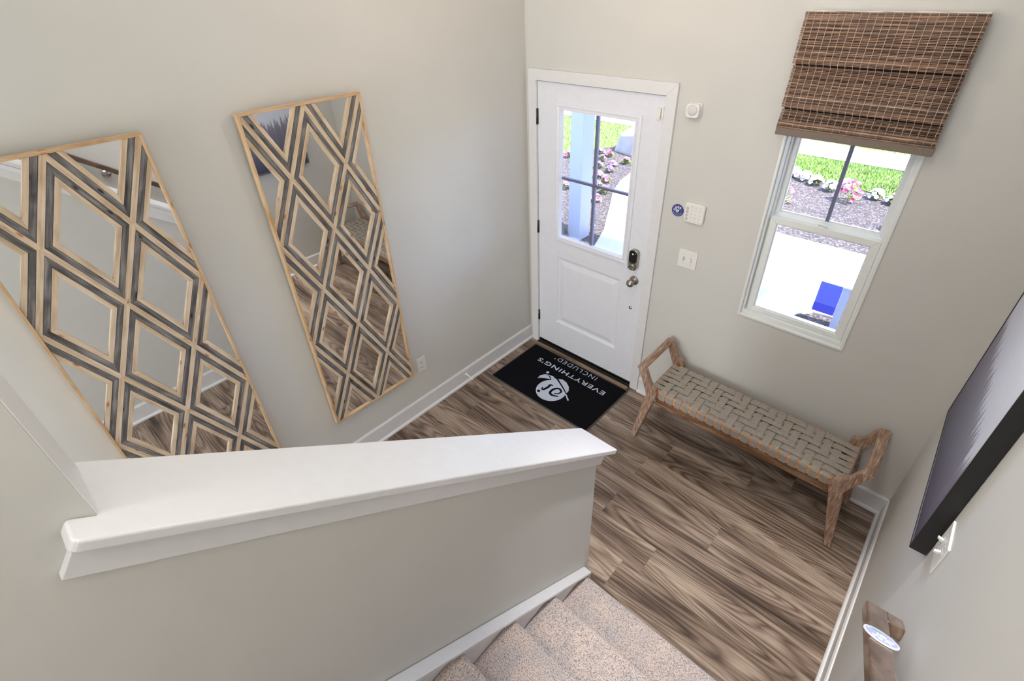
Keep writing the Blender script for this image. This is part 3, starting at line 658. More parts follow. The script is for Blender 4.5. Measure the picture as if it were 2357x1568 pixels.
# ================================================================ FLOOR MAT
root = empty('door_mat', (.472, -.328, 0), 'black entrance mat with pale blue "Everything\'s Included" lettering and leaf logo', 'door mat')
mx0, mx1, my0, my1 = .006, .942, -.617, -.0635
part(root, 'rubber_edge', MB().prism(rpoly(mx0, mx1, my0, my1, .012, 0) and [(x, z, .0004) for x, _, z in rpoly(mx0, mx1, my0, my1, .012, 0)], (0, 0, .004)), MATE, bevel=.0015)
part(root, 'pile', MB().prism([(x, z, .0044) for x, _, z in rpoly(mx0+.012, mx1-.012, my0+.012, my1-.012, .008, 0)], (0, 0, .0055)), MAT_, bevel=.002)
ZM = .0100
def loc3(x, y, z): return Vector((x-root.location.x, y-root.location.y, z))
def matM(x, y): return Matrix.Translation(loc3(x, y, ZM)) @ Matrix.Rotation(math.pi, 4, 'Z')
text_mesh('lettering', "EVERYTHING'S", .655, .046, .0008, matM(.495, -.213), INK, shear=.0, bold=.014, parent=root, spacing=1.12)
text_mesh('lettering', "INCLUDED", .385, .043, .0008, matM(.487, -.112), INK, shear=.0, bold=-.010, parent=root, spacing=1.2)
mb = MB(); disc(mb, .272-root.location.x, -.125-root.location.y, .006, ZM, ZM+.0008, None, 12); mb.build('trademark_dot', INK, root)
mb = MB(); cc = (.490-root.location.x, -.442-root.location.y); disc(mb, cc[0], cc[1], .118, ZM, ZM+.0008, None, 48); mb.build('logo_disc', INK, root)
def rel(L): return [(a-root.location.x, b_-root.location.y) for a, b_ in L]
mb = MB(); flatpoly(mb, rel([(.314, -.363), (.332, -.333), (.351, -.319), (.397, -.308), (.440, -.313), (.495, -.330), (.470, -.36), (.407, -.345), (.364, -.365), (.334, -.385), (.319, -.403)]), ZM, ZM+.0009)
flatpoly(mb, rel([(.452, -.305), (.481, -.289), (.525, -.297), (.570, -.325), (.596, -.360), (.600, -.390), (.57, -.38), (.52, -.345)]), ZM, ZM+.0009)
ribbon(mb, rel([(.592, -.395), (.620, -.418), (.658, -.447)]), [.007, .010, .013], ZM, ZM+.0010); disc(mb, .336-root.location.x, -.298-root.location.y, .012, ZM, ZM+.0009, None, 16)
mb.build('logo_leaf', INK, root)
mb = MB()
ribbon(mb, rel([(.415, -.316), (.440, -.312), (.495, -.337), (.559, -.372), (.606, -.402)]), [.005, .010, .012, .010, .006], ZM+.0009, ZM+.0013)
ribbon(mb, rel([(.352, -.322), (.385, -.330), (.410, -.352)]), [.004, .009, .005], ZM+.0009, ZM+.0013)
ribbon(mb, rel([(.528, -.455), (.553, -.440), (.560, -.410), (.540, -.392), (.512, -.398), (.496, -.430), (.500, -.468), (.530, -.480), (.575, -.462)][::-1]), [.010, .018, .020, .020, .018, .016, .014, .010, .008], ZM+.0008, ZM+.0014)
mb.build('logo_letter', MAT_, root); mb = MB()
ribbon(mb, rel([(.470, -.395), (.448, -.400), (.450, -.430), (.440, -.470), (.425, -.476), (.418, -.455)]), [.006, .018, .020, .020, .012, .006], ZM+.0008, ZM+.0014); mb.build('logo_letter', MAT_, root); mb = MB(); disc(mb, .421-root.location.x, -.510-root.location.y, .013, ZM+.0008, ZM+.0014, None, 16)
mb.build('letter_dot', MAT_, root)

# ================================================================ MIRRORS
lean = .018; MH = 1.812; MWD = .588
def clip(poly, x0, x1, y0, y1):
    def cl(p, ins, itx):
        out = []
        for i in range(len(p)):
            a, b_ = p[i-1], p[i]
            if ins(b_):
                if not ins(a): out.append(itx(a, b_))
                out.append(b_)
            elif ins(a): out.append(itx(a, b_))
        return out
    def ix(c): return lambda a, b_: (c, a[1]+(b_[1]-a[1])*(c-a[0])/(b_[0]-a[0]))
    def iy(c): return lambda a, b_: (a[0]+(b_[0]-a[0])*(c-a[1])/(b_[1]-a[1]), c)
    for ins, it in ((lambda q: q[0] >= x0, ix(x0)), (lambda q: q[0] <= x1, ix(x1)), (lambda q: q[1] >= y0, iy(y0)), (lambda q: q[1] <= y1, iy(y1))):
        poly = cl(poly, ins, it)
        if len(poly) < 3: return []
    return poly
def make_mirror(yc, label, tw=0.0):
    root = empty('wall_mirror', (XL+.036, yc, .389), label, 'mirror', 'diamond lattice wall mirrors')
    s_ = math.atan2(lean, MH-.01); zv = Vector((math.sin(s_), 0, math.cos(s_))); xv = Vector((0, 1, 0)); yv = zv.cross(xv)
    Mx = Matrix.Identity(4)
    for i in range(3): Mx[i][0] = xv[i]; Mx[i][1] = yv[i]; Mx[i][2] = zv[i]
    root.rotation_euler = (Mx @ Matrix.Rotation(tw, 4, 'Y')).to_euler()
    hw = MWD/2; fw = .011; D = .030
    def strip(mb, poly, dirv, y0_, y1_):
        ox, oy = R.uniform(0, 50), R.uniform(0, 50); d = Vector(dirv).normalized()
        pts_ = [(p[0], y0_, p[1]) for p in poly]
        mb.prism(pts_, (0, y1_-y0_, 0), uv=lambda v: (v.x*d.x+v.z*d.y+ox, -v.x*d.y+v.z*d.x+v.y*.7+oy))
    # outer frame of four mitred boards
    mb = MB(); o_ = [(-hw, 0), (hw, 0), (hw, MH), (-hw, MH)]; i_ = [(-hw+fw, fw), (hw-fw, fw), (hw-fw, MH-fw), (-hw+fw, MH-fw)]
    for k in range(4):
        a, b_ = k, (k+1) % 4; d = (o_[b_][0]-o_[a][0], o_[b_][1]-o_[a][1]); strip(mb, [o_[a], o_[b_], i_[b_], i_[a]], d, -.004, D)
    mb.build('frame', FRAMEW, root, uv=True, bevel=.0012)
    mb = MB().box(-hw+.004, hw-.004, .008, .012, .004, MH-.004); mb.build('mirror_glass', MIRR, root)
    mb = MB().box(-hw+.004, hw-.004, .013, .020, .004, MH-.004); mb.build('backing_board', GAP, root)
    # lattice: nodes at pitch A across, B up
    A = (MWD-.02)/4; B = (MH-.022)/6; X0 = -hw+.010; Z0 = .011
    cx0, cx1, cz0, cz1 = -hw+fw+.0005, hw-fw-.0005, fw+.0005, MH-fw-.0005
    Ld = math.hypot(A, B); K = A*B/Ld
    lat = MB()
    def offs(cx, cz, d): k = 1-d/K; return [(cx, cz-B*k), (cx+A*k, cz), (cx, cz+B*k), (cx-A*k, cz)]
    for i in range(-1, 5):
        for j in range(-1, 8):
            if (i+j) % 2 == 0: continue
            cx, cz = X0+A*i, Z0+B*j
            if cx < -hw-.01 or cx > hw+.01 or cz < -.01 or cz > MH+.01: continue
            q = {d: offs(cx, cz, d) for d in (0, .0100, .0112, .0302, .0314, .0490)}
            for nm, d0, d1, mat_, yy in (('dark_diamond_border', .0112, .0302, CHAR, .0008), ('pale_diamond_border', .0314, .0490, PINE, .0)):
                mb = MB()
                for k in range(4):
                    a, b_ = k, (k+1) % 4; e = .0006
                    poly = clip([q[d0][a], q[d0][b_], q[d1][b_], q[d1][a]], cx0, cx1, cz0, cz1)
                    if len(poly) >= 3: strip(mb, poly, (q[d0][b_][0]-q[d0][a][0], q[d0][b_][1]-q[d0][a][1]), yy, .0075)
                if mb.v: mb.build(nm, mat_, root, uv=True, bevel=.0006, seg=1)
            # half of every lattice strip belongs to this cell
            for k in range(4):
                a, b_ = k, (k+1) % 4
                poly = clip([q[0][a], q[0][b_], q[.0100][b_], q[.0100][a]], cx0, cx1, cz0, cz1)
                if len(poly) >= 3:
                    dd = (q[0][b_][0]-q[0][a][0], q[0][b_][1]-q[0][a][1])
                    if k in (0, 1): lat_key = 0
                    strip(lat, poly, dd, .0004, .0075)
    lat.build('lattice_strips', PINE, root, uv=True)
    # dark bedding seen in the joints between strips
    jm = MB()
    for i in range(-1, 5):
        for j in range(-1, 8):
            if (i+j) % 2 == 0: continue
            cx, cz = X0+A*i, Z0+B*j
            if cx < -hw-.01 or cx > hw+.01 or cz < -.01 or cz > MH+.01: continue
            q0, q1 = offs(cx, cz, 0), offs(cx, cz, .0485)
            for k in range(4):
                a, b_ = k, (k+1) % 4; poly = clip([q0[a], q0[b_], q1[b_], q1[a]], cx0, cx1, cz0, cz1)
                if len(poly) >= 3: jm.prism([(p[0], .0045, p[1]) for p in poly], (0, .003, 0))
    jm.build('strip_bedding', GAP, root)
    return root
make_mirror(-1.558, 'tall diamond lattice mirror nearer the front door, above the power outlet', .002)
make_mirror(-2.486, 'tall diamond lattice mirror farther from the door, beside the upper stair wall')

# ================================================================ STAIRS
RISE, RUN, Y1 = .19, .251, -1.508
st = empty('staircase', (2.1, -1.53, 0), 'straight flight of stairs with pale grey beige carpet', 'stairs')
mb = MB(); NST = 14
prof = []
prof.append((Y1-.022, 0))
for k in range(NST):
    yn = Y1-RUN*k; z = RISE*(k+1)
    # riser rises to under the nosing, rounded nosing, tread
    prof += [(yn-.022, z-.040)]
    for a in range(0, 7):
        t_ = math.radians(-90+180*a/6); prof.append((yn-.019+.019*math.cos(t_), z-.019+.019*math.sin(t_)))
    prof.append((yn-RUN-.012, z) if k < NST-1 else (-5.98, z))
prof.append((-5.98, 0))
xa, xb = 1.581, XR-.020
mb.prism([(xa, y, z) for y, z in prof], (xb-xa, 0, 0))
o = part(st, 'carpet', mb, CARPET, bevel=.004)
# stringer boards with a sloping top cap
def skirtz(y): return .199+SL*(-1.503-y)
mb = MB(); yA, yB = -1.490, -5.2
poly = [(HX1, yA, 0), (HX1, yA, skirtz(yA)-.012), (HX1, yB, skirtz(yB)-.012), (HX1, yB, 0)]
mb.v = []; mb = MB(); mb.prism([(HX1+.0015, b_, c_) for a_, b_, c_ in poly], (.0235, 0, 0)); part(st, 'stringer_board', mb, TRIM)
mb = MB(); poly = [(HX1, yA+.004, skirtz(yA)-.012), (HX1, yA+.004, skirtz(yA)+.008), (HX1, yB, skirtz(yB)+.008), (HX1, yB, skirtz(yB)-.012)]
mb.prism([(HX1+.0015, b_, c_) for a_, b_, c_ in poly], (.0455, 0, 0)); mb.box(HX1+.0255, HX1+.045, yA-.015, yA+.003, .0, skirtz(yA)-.0125)
part(st, 'stringer_cap', mb, TRIM, bevel=.003)
mb = MB(); poly = [(XR-.0015, yA-.032, 0), (XR-.0015, yA-.032, skirtz(yA)+.0), (XR-.0015, yB, skirtz(yB)+.03), (XR-.0015, yB, 0)]
mb.prism(poly, (-.0165, 0, 0)); part(st, 'wall_skirt_board', mb, TRIM, bevel=.002)

# ================================================================ HANDRAIL
root = empty('handrail', (2.54, -1.5, 1.1), 'dark stained wooden handrail on the right wall with a badge on it', 'handrail')
hx0, hx1 = 2.513, 2.568
Pz = Vector((0, -1.404, 1.040))
mb = MB(); Ls = 3.6
def rb(x0, x1, s0, s1, mb, th_=.038):
    o_ = [Vector((x0, 0, 0))+Pz+sv*s0, Vector((x1, 0, 0))+Pz+sv*s0, Vector((x1, 0, 0))+Pz+sv*s1, Vector((x0, 0, 0))+Pz+sv*s1]
    mb.prism(o_, -nv*th_)
rb(hx0, hx1, 0, Ls, mb)
part(root, 'rail', mb, RAILW, bevel=.006, seg=3)
mb = MB(); rb(hx1-.004, XR-.0005, 0.0, .078, mb)
part(root, 'wall_return', mb, RAILW, bevel=.005, seg=3)
for s0 in (.75, 2.0, 3.2):
    c = Pz+sv*s0
    mb = MB().tube([(XR, c.y, c.z-.085), (XR-.03, c.y, c.z-.085), (XR-.055, c.y, c.z-.07), (XR-.068, c.y, c.z-.04)], .006, 8).lathe([(.03, 0), (.03, .004), (0, .006)], (XR, c.y, c.z-.085), (-1, 0, 0), 20)
    part(root, 'bracket', mb, NICK)
root = empty('handrail_badge', (2.541, -1.606, 1.194), 'round pale blue badge with white lettering on top of the handrail', 'badge')
c = Pz+sv*.262; root.location = Vector((2.541, 0, 0))+c+nv*.0006
Mb_ = Matrix.Identity(4)
bx = Vector((-1, 0, 0)); bz = nv; by = bz.cross(bx)
for i in range(3): Mb_[i][0] = bx[i]; Mb_[i][1] = by[i]; Mb_[i][2] = bz[i]
yes_badge(root, Mb_, .041, True)

# ================================================================ ARTWORK
root = empty('framed_artwork', (XR-.001, -.79, 1.105), 'deep black framed print of pale mist over dark trees on the right wall', 'picture')
ax, ay0, ay1, az0, az1 = 2.562, -1.190, -.400, 1.105, 2.305
mb = MB(); tt = .006
mb.box(ax, XR-.002, ay0, ay0+tt, az0, az1).box(ax, XR-.002, ay1-tt, ay1, az0, az1).box(ax, XR-.002, ay0+tt, ay1-tt, az0, az0+tt).box(ax, XR-.002, ay0+tt, ay1-tt, az1-tt, az1)
part(root, 'frame', mb, BLACKF, bevel=.001)
mb = MB(); e0, e1 = .0062, .0085
for (a, b_, c_, d_) in ((ay0+e0, ay0+e1, az0+e0, az1-e0), (ay1-e1, ay1-e0, az0+e0, az1-e0), (ay0+e1, ay1-e1, az0+e0, az0+e1), (ay0+e1, ay1-e1, az1-e1, az1-e0)): mb.box(ax+.002, ax+.006, a, b_, c_, d_)
part(root, 'inner_edge', mb, SILV)
def art_mesh():
    nx, nz = 200, 300; y0_, y1_, z0_, z1_ = ay0+.009, ay1-.009, az0+.009, az1-.009
    vs, fs, cols = [], [], []
    rr = random.Random(3)
    # tree line: height of the dark mass above the bottom, taller to the far side, made of pointed firs
    trees = [(rr.uniform(0, 1), rr.uniform(.012, .045), rr.uniform(-.03, .05)) for _ in range(70)]
    def hline(u):        # u 0 near edge .. 1 far edge
        base = .27+.07*u
        h = base
        for tu, tw_, th_ in trees:
            d = abs(u-tu)/tw_
            if d < 1: h = max(h, .27+.07*tu+.03+th_-d*.09)
        return h
    H = [hline(i/nx) for i in range(nx+1)]
    lo, hi = srgb(62, 60, 84), srgb(126, 122, 138); mist = srgb(206, 209, 222); sky = srgb(222, 224, 232)
    L = lambda a, b_, t_: tuple(a[i]+(b_[i]-a[i])*max(0, min(1, t_)) for i in range(3))
    for j in range(nz+1):
        for i in range(nx+1):
            u_, v_ = i/nx, j/nz; y = y0_+(y1_-y0_)*u_; z = z0_+(z1_-z0_)*v_; vs.append((ax+.003, y, z))
            h = H[i]; jit = rr.uniform(-.008, .008)
            if v_+jit < h: c = L(lo, hi, v_/max(h, .05)*1.1); c = L(c, mist, (v_-h+.05)/.05*.25*(1-u_*.4))
            else: c = L(mist, sky, (v_-h)/.35)
            k = 1+rr.uniform(-.03, .03)
            if .80 < v_ < .93 and .35 < u_ < .6 and rr.random() < .4: c = L(c, (1, 1, .95), .5)
            cols.append(tuple(x*k for x in c)+(1,))
    for j in range(nz):
        for i in range(nx):
            a = j*(nx+1)+i; fs.append((a, a+nx+1, a+nx+2, a+1))
    m = bpy.data.meshes.new('print'); m.from_pydata([(a-root.location.x, b_-root.location.y, c_-root.location.z) for a, b_, c_ in vs], [], fs)
    at = m.color_attributes.new('paint', 'FLOAT_COLOR', 'POINT')
    for i, c in enumerate(cols): at.data[i].color = c
    m.materials.append(ARTM); m.update(); return m
o = bpy.data.objects.new('print', art_mesh()); COL.objects.link(o); o.parent = root
part(root, 'backing_board', MB().box(ax+.006, XR-.004, ay0+.006, ay1-.006, az0+.006, az1-.006), BLACKF)

# ================================================================ BENCH
BCX = 1.817
root = empty('bench', (BCX, -.23, 0), 'limed wood bench with woven taupe leather strap seat under the window', 'bench')
hp = [(.506, .482), (.512, .492), (.539, .503), (.561, .534), (.578, .576), (.590, .598), (.604, .609), (.622, .614), (.643, .612), (.640, .598), (.628, .570), (.616, .545), (.604, .515), (.585, .470), (.570, .430), (.568, .410), (.582, .345), (.634, .0), (.600, .0), (.512, .380), (.500, .425), (.499, .455)]
for sx_ in (-1, 1):
    for (ya, yb) in ((-.425, -.389), (-.070, -.034)):
        mb = MB(); pts_ = [(BCX+sx_*a, ya, b_) for a, b_ in hp]; mb.prism(pts_, (0, yb-ya, 0))
        o = part(root, 'leg', mb, BENCHZ, bevel=.004, seg=3)
    # arm rest: half-round slat joining front and back planks
    prof = [(.598, .601), (.606, .612), (.622, .618), (.636, .617), (.648, .609), (.650, .597), (.642, .586), (.622, .584), (.604, .588)]
    mb = MB(); mb.prism([(BCX+sx_*a, -.420, b_) for a, b_ in prof], (0, .381, 0)); part(root, 'armrest', mb, BENCHY, bevel=.003, seg=3)
    mb = MB(); mb.box(BCX+sx_*.53-.018, BCX+sx_*.53+.018, -.389, -.070, .385, .445); part(root, 'end_rail', mb, BENCHY, bevel=.003)
for (ya, yb) in ((-.384, -.350), (-.096, -.062)):
    pass
mb = MB().box(BCX-.520, BCX+.520, -.392, -.360, .398, .455); part(root, 'seat_rail', mb, ORNG, bevel=.008, seg=3)
mb = MB().box(BCX-.520, BCX+.520, -.098, -.066, .398, .455); part(root, 'seat_rail', mb, ORNG, bevel=.008, seg=3)
for sx_ in (-1, 1):
    mb = MB().box(BCX+sx_*.545-.016, BCX+sx_*.545+.016, -.386, -.072, .405, .455); part(root, 'seat_end_rail', mb, ORNG, bevel=.006, seg=3)
mb = MB().box(BCX-.515, BCX+.515, -.383, -.362, .335, .392); part(root, 'apron_rail', mb, BENCHX, bevel=.003)
mb = MB().box(BCX-.515, BCX+.515, -.098, -.078, .335, .392); part(root, 'apron_rail', mb, BENCHX, bevel=.003)
# woven straps
NC, NR_ = 19, 6
cxs = [BCX-.495+.99*(i+.5)/NC for i in range(NC)]; cw = .0395
yy0, yy1 = -.372, -.086
rys = [yy0+(yy1-yy0)*(j+.5)/NR_ for j in range(NR_)]; rw = .0375
ZT = .4600; AMP = .0028
def over(i, j): return ((i+j) % 4) in (0, 1)      # column strap i lies over row strap j
def sheet(mb, path, half, axis, th_=.0028):
    """strap along path [(s,z)] ; axis 'y': s=y and width along x"""
    vs, n = [], len(path)
    for s_, z, nx_, nz_ in path:
        for w_ in (-half, half):
            for t_ in (0, th_):
                p = (w_, s_+nx_*t_, z+nz_*t_) if axis == 'y' else (s_+nx_*t_, w_, z+nz_*t_)
                vs.append(p)
    fs = []
    for i in range(n-1):
        a, b_ = i*4, (i+1)*4
        fs += [(a+1, b_+1, b_+3, a+3), (a, a+2, b_+2, b_), (a, b_, b_+1, a+1), (a+2, a+3, b_+3, b_+2)]
    fs += [(0, 1, 3, 2), ((n-1)*4, (n-1)*4+2, (n-1)*4+3, (n-1)*4+1)]
    if axis == 'y': fs = [tuple(reversed(q)) for q in fs]
    o_ = len(mb.f); mb.add(vs, fs, smooth=False)
    for q in range(n-1): mb.mi[o_+q*4+1] = 1; mb.mi[o_+q*4+3] = 1
for i, x in enumerate(cxs):
    prof = [(-.361, .397, 0, -1), (-.388, .3955, -.3, -1), (-.3925, .402, -1, 0), (-.3925, .446, -1, 0), (-.389, .4535, -.6, .8), (-.383, .4565, -.1, 1)]
    mid = []
    for j, y in enumerate(rys):
        z = ZT+(AMP if over(i, j) else -AMP); mid += [(y-rw*.49, z, 0, 1), (y+rw*.49, z, 0, 1)]
    back = [(-.075, .4565, .1, 1), (-.069, .4535, .6, .8), (-.0655, .446, 1, 0), (-.0655, .402, 1, 0), (-.072, .3955, .3, -1), (-.097, .397, 0, -1)]
    mb = MB(); sheet(mb, prof+mid+back, cw/2, 'y'); mb.v = [(v[0]+x, v[1], v[2]) for v in mb.v]
    part(root, 'cross_strap', mb, [STRAP, STRAPE])
for j, y in enumerate(rys):
    XA, XB = BCX-.562, BCX+.562
    prof = [(XA+.012, .4035, 0, -1), (XA+.001, .408, -1, 0), (XA, .448, -1, 0), (XA+.006, .4565, -.5, .8), (XA+.02, .4575, 0, 1)]
    for i, x in enumerate(cxs):
        z = ZT+(-AMP if over(i, j) else AMP); prof += [(x-cw*.49, z, 0, 1), (x+cw*.49, z, 0, 1)]
    prof += [(XB-.02, .4575, 0, 1), (XB-.006, .4565, .5, .8), (XB, .448, 1, 0), (XB-.001, .408, 1, 0), (XB-.012, .4035, 0, -1)]
    mb = MB(); sheet(mb, prof, rw/2, 'x'); mb.v = [(v[0], v[1]+y, v[2]) for v in mb.v]
    part(root, 'long_strap', mb, [STRAP, STRAPE])

# ================================================================ PENDANT LAMP, ADDED FILL LIGHT FITTINGS (above the view)
root = empty('pendant_lamp', (.95, -1.0, 5.2), 'pendant lamp on a long rod hanging in the tall entry hall', 'pendant lamp')
part(root, 'canopy', MB().lathe([(.07, 0), (.07, .012), (.05, .02), (0, .02)], (.95, -1.0, 5.199), (0, 0, -1), 24), NICK)
part(root, 'rod', MB().tube([(.95, -1.0, 5.18), (.95, -1.0, 2.95)], .006, 10), NICK)
part(root, 'lamp_shade', MB().lathe([(.03, 0), (.06, .03), (.065, .07), (.060, .07), (.055, .035), (.0, .02)], (.95, -1.0, 2.95), (0, 0, -1), 32), NICK)

for nm, x, sg in (('right', 2.606, -1), ('left', 1.5565, 1)):
    root = empty('side_fill_box', (x, -3.3, 3.75), 'added white box behind a fill light, high on the '+nm+' side of the upper stairs', 'wall lamp')
    x2 = x+sg*.07; part(root, 'body', MB().box(min(x, x2), max(x, x2), -3.6, -3.0, 3.45, 4.05), PLAST)  # box added behind each side fill light
root = empty('spot_fill_ring', (2.28, -1.75, 5.2), 'added small round ring for a fill spot over the foot of the stairs', 'ceiling lamp')
part(root, 'trim_ring', MB().lathe([(.075, 0), (.075, .006), (.055, .008), (.05, .0)], (2.28, -1.75, 5.199), (0, 0, -1), 28), PLAST)  # ring added around the stair spot fill
for nm, x, y, a, b_ in (('stairwell', 1.56, -2.0, .4, 1.1), ('hall', .32, -2.3, .36, .8)):
    root = empty('fill_panel_housing', (x, y, 5.2), 'added flat white housing over a fill light high above the '+nm, 'ceiling lamp')
    part(root, 'housing', MB().box(x-a-.02, x+a+.02, y-b_-.02, y+b_+.02, 5.095, 5.198), PLAST)  # housing added above each overhead fill light

# ================================================================ OUTSIDE
def zpoly(pts, z0, z1): mb = MB(); flatpoly(mb, pts, z0, z1); return mb
struct('ground_outside', zpoly([(-14, .16), (12, .16), (12, 30), (-14, 30)], -.6, -.20), MULCH)
struct('mulch_bed', zpoly([(-6.5, .16), (6, .16), (6, 6.6), (-6.5, 6.6)], -.20, -.165), MULCH)
path_pts = [(-.87, .2), (-.87, 2.05), (-1.06, 2.55), (-1.28, 2.95), (-1.49, 3.34), (-1.75, 3.8), (-1.94, 4.33), (-2.04, 4.91), (-2.05, 5.6), (-1.95, 7.42), (-.8, 7.42), (-.86, 5.6), (-.72, 4.8), (-.4, 4.25), (.05, 3.95), (.68, 3.85), (4.5, 3.85), (4.5, 2.32), (1.8, 2.25), (1.62, 2.22), (1.48, 2.06), (1.30, 1.95), (1.24, 1.8), (1.24, .2)]
o = tag(zpoly(path_pts, -.165, -.150).build('garden_path', CONC), 'pale concrete walkway curving away from the door through the mulch beds', 'path', kind='structure')
struct('path_joint', MB().prism([(1.245, 2.543, -.1499), (1.253, 2.545, -.1499), (1.513, 2.152, -.1499), (1.505, 2.150, -.1499)], (0, 0, .0004)).prism([(-.86, 2.03, -.1499), (-.86, 2.036, -.1499), (.9, 2.43+.6, -.1499), (.9, 2.424+.6, -.1499)], (0, 0, .0004)), plain('joint_grey', srgb(150, 148, 145), .9))
tag(zpoly([(-14, 7.42), (12, 7.42), (12, 8.36), (-14, 8.36)], -.165, -.135).build('sidewalk', CONC), 'straight pale concrete sidewalk beyond the lawn', 'sidewalk', kind='structure')
lawn_edge = [(-6.5, 4.3), (-4.4, 4.7), (-3.61, 4.95), (-3.5, 5.2), (-3.3, 5.62), (-3.16, 5.8), (-3.12, 6.55), (-2.3, 6.62), (-2.08, 6.4)]
lawn_a = [(-14, 4.0)]+lawn_edge+[(-2.0, 7.42), (-14, 7.42)]
lawn_b_edge = [(-.8, 6.62), (-.4, 6.5), (.11, 6.34), (.69, 6.22), (1.1, 6.16), (1.56, 6.0), (2.4, 5.9), (4, 5.8)]
lawn_b = lawn_b_edge+[(12, 5.6), (12, 7.42), (-.79, 7.42)]
lawn_c = [(-14, 8.36), (12, 8.36), (12, 24), (-14, 24)]
def inpoly(x, y, P):
    c = False; n = len(P)
    for i in range(n):
        a, b_ = P[i], P[i-1]
        if (a[1] > y) != (b_[1] > y) and x < (b_[0]-a[0])*(y-a[1])/(b_[1]-a[1])+a[0]: c = not c
    return c
mb = MB()
for P in (lawn_a, lawn_b, lawn_c): flatpoly(mb, P, -.165, -.150, mi=0)
rg = random.Random(11)
def blades(P, x0, x1, y0_, y1_, n, dark=0):
    for _ in range(n):
        x, y = rg.uniform(x0, x1), rg.uniform(y0_, y1_)
        if not inpoly(x, y, P): continue
        h = rg.uniform(.025, .06); a = rg.uniform(0, 6.28); w_ = rg.uniform(.003, .006); dx, dy = math.cos(a), math.sin(a); lx, ly = rg.uniform(-.02, .02), rg.uniform(-.02, .02)
        mb.add([(x-dx*w_, y-dy*w_, -.151), (x+dx*w_, y+dy*w_, -.151), (x+lx, y+ly, -.151+h)], [(0, 1, 2)], mi=1)
blades(lawn_a, -6.0, -2.0, 4.5, 7.45, 16000); blades(lawn_b, -.8, 2.6, 5.7, 7.45, 18000); blades(lawn_c, -7, 2.6, 8.36, 10.5, 14000)
tag(mb.build('lawn', [GRASS, BLADE]), 'bright green lawn beyond the flower beds', 'grass', kind='stuff')
# porch post, roof
root = empty('porch_post', (-1.19, 2.15, -.15), 'square white porch post outside the door glass', 'post')
part(root, 'shaft', MB().box(-1.283, -1.105, 2.06, 2.28, -.15, 2.75), POSTM, bevel=.004)
struct('ceiling_porch', zpoly([(-2.6, .16), (3.1, .16), (3.1, 2.60), (-2.6, 2.60)], 2.75, 2.92), ROOFM)
root = empty('utility_pillar', (1.85, 2.12, -.15), 'short pale grey pillar with flat cap outside the window', 'pillar')
part(root, 'shaft', MB().box(1.807, 1.98, 2.05, 2.16, -.165, .262), POSTM, bevel=.004)
part(root, 'cap', MB().box(1.800, 1.99, 2.04, 2.17, .262, .285), POSTM, bevel=.003)
root = empty('blue_sign_panel', (1.715, 2.06, .0), 'bright blue square panel fixed to the pale pillar outside the window', 'panel')
part(root, 'panel', MB().box(1.624, 1.8055, 2.052, 2.066, -.03, .277), BLUEP, bevel=.002)
part(root, 'lower_band', MB().box(1.623, 1.8055, 2.047, 2.0518, -.03, .058), plain('deep_blue_paint', srgb(24, 38, 140), .5), bevel=.001)
# boulder
def blob(mb, c, rx, ry, rz, seed, n=14, jag=.18):
    q = random.Random(seed); vs, fs = [], []; off = [(q.uniform(-1, 1), q.uniform(-1, 1), q.uniform(-1, 1), q.uniform(.6, 1)) for _ in range(9)]
    for i in range(n+1):
        for j in range(2*n):
            th_, ph = math.pi*i/n, math.pi*j/n; d = Vector((math.sin(th_)*math.cos(ph), math.sin(th_)*math.sin(ph), math.cos(th_)))
            k = 1.0
            for a in off: k = min(k, 1-jag*max(0, d.dot(Vector(a[:3]).normalized())-.55)*a[3]*2)
            vs.append((c[0]+d.x*rx*k, c[1]+d.y*ry*k, c[2]+d.z*rz*k))
    for i in range(n):
        for j in range(2*n): a, b_ = i*2*n+j, i*2*n+(j+1) % (2*n); fs.append((a, a+2*n, b_+2*n, b_))
    mb.add(vs, fs, smooth=True)
mb = MB(); mb.prism([(-2.98, 5.64, -.19), (-2.45, 5.50, -.19), (-2.15, 5.90, -.19), (-2.35, 6.45, -.19), (-2.95, 6.40, -.19)], (.05, .06, .42))
for k in (0,): pass
mb.v = [(a+.04*math.sin(9*b_+3*c_), b_+.04*math.sin(8*a+5*c_), c_+.05*math.sin(6*a+4*b_)) if c_ > 0 else (a, b_, c_) for a, b_, c_ in mb.v]
tag(mb.build('boulder', STONE, bevel=.07, seg=4), 'large pale boulder at the corner of the flower bed', 'boulder')
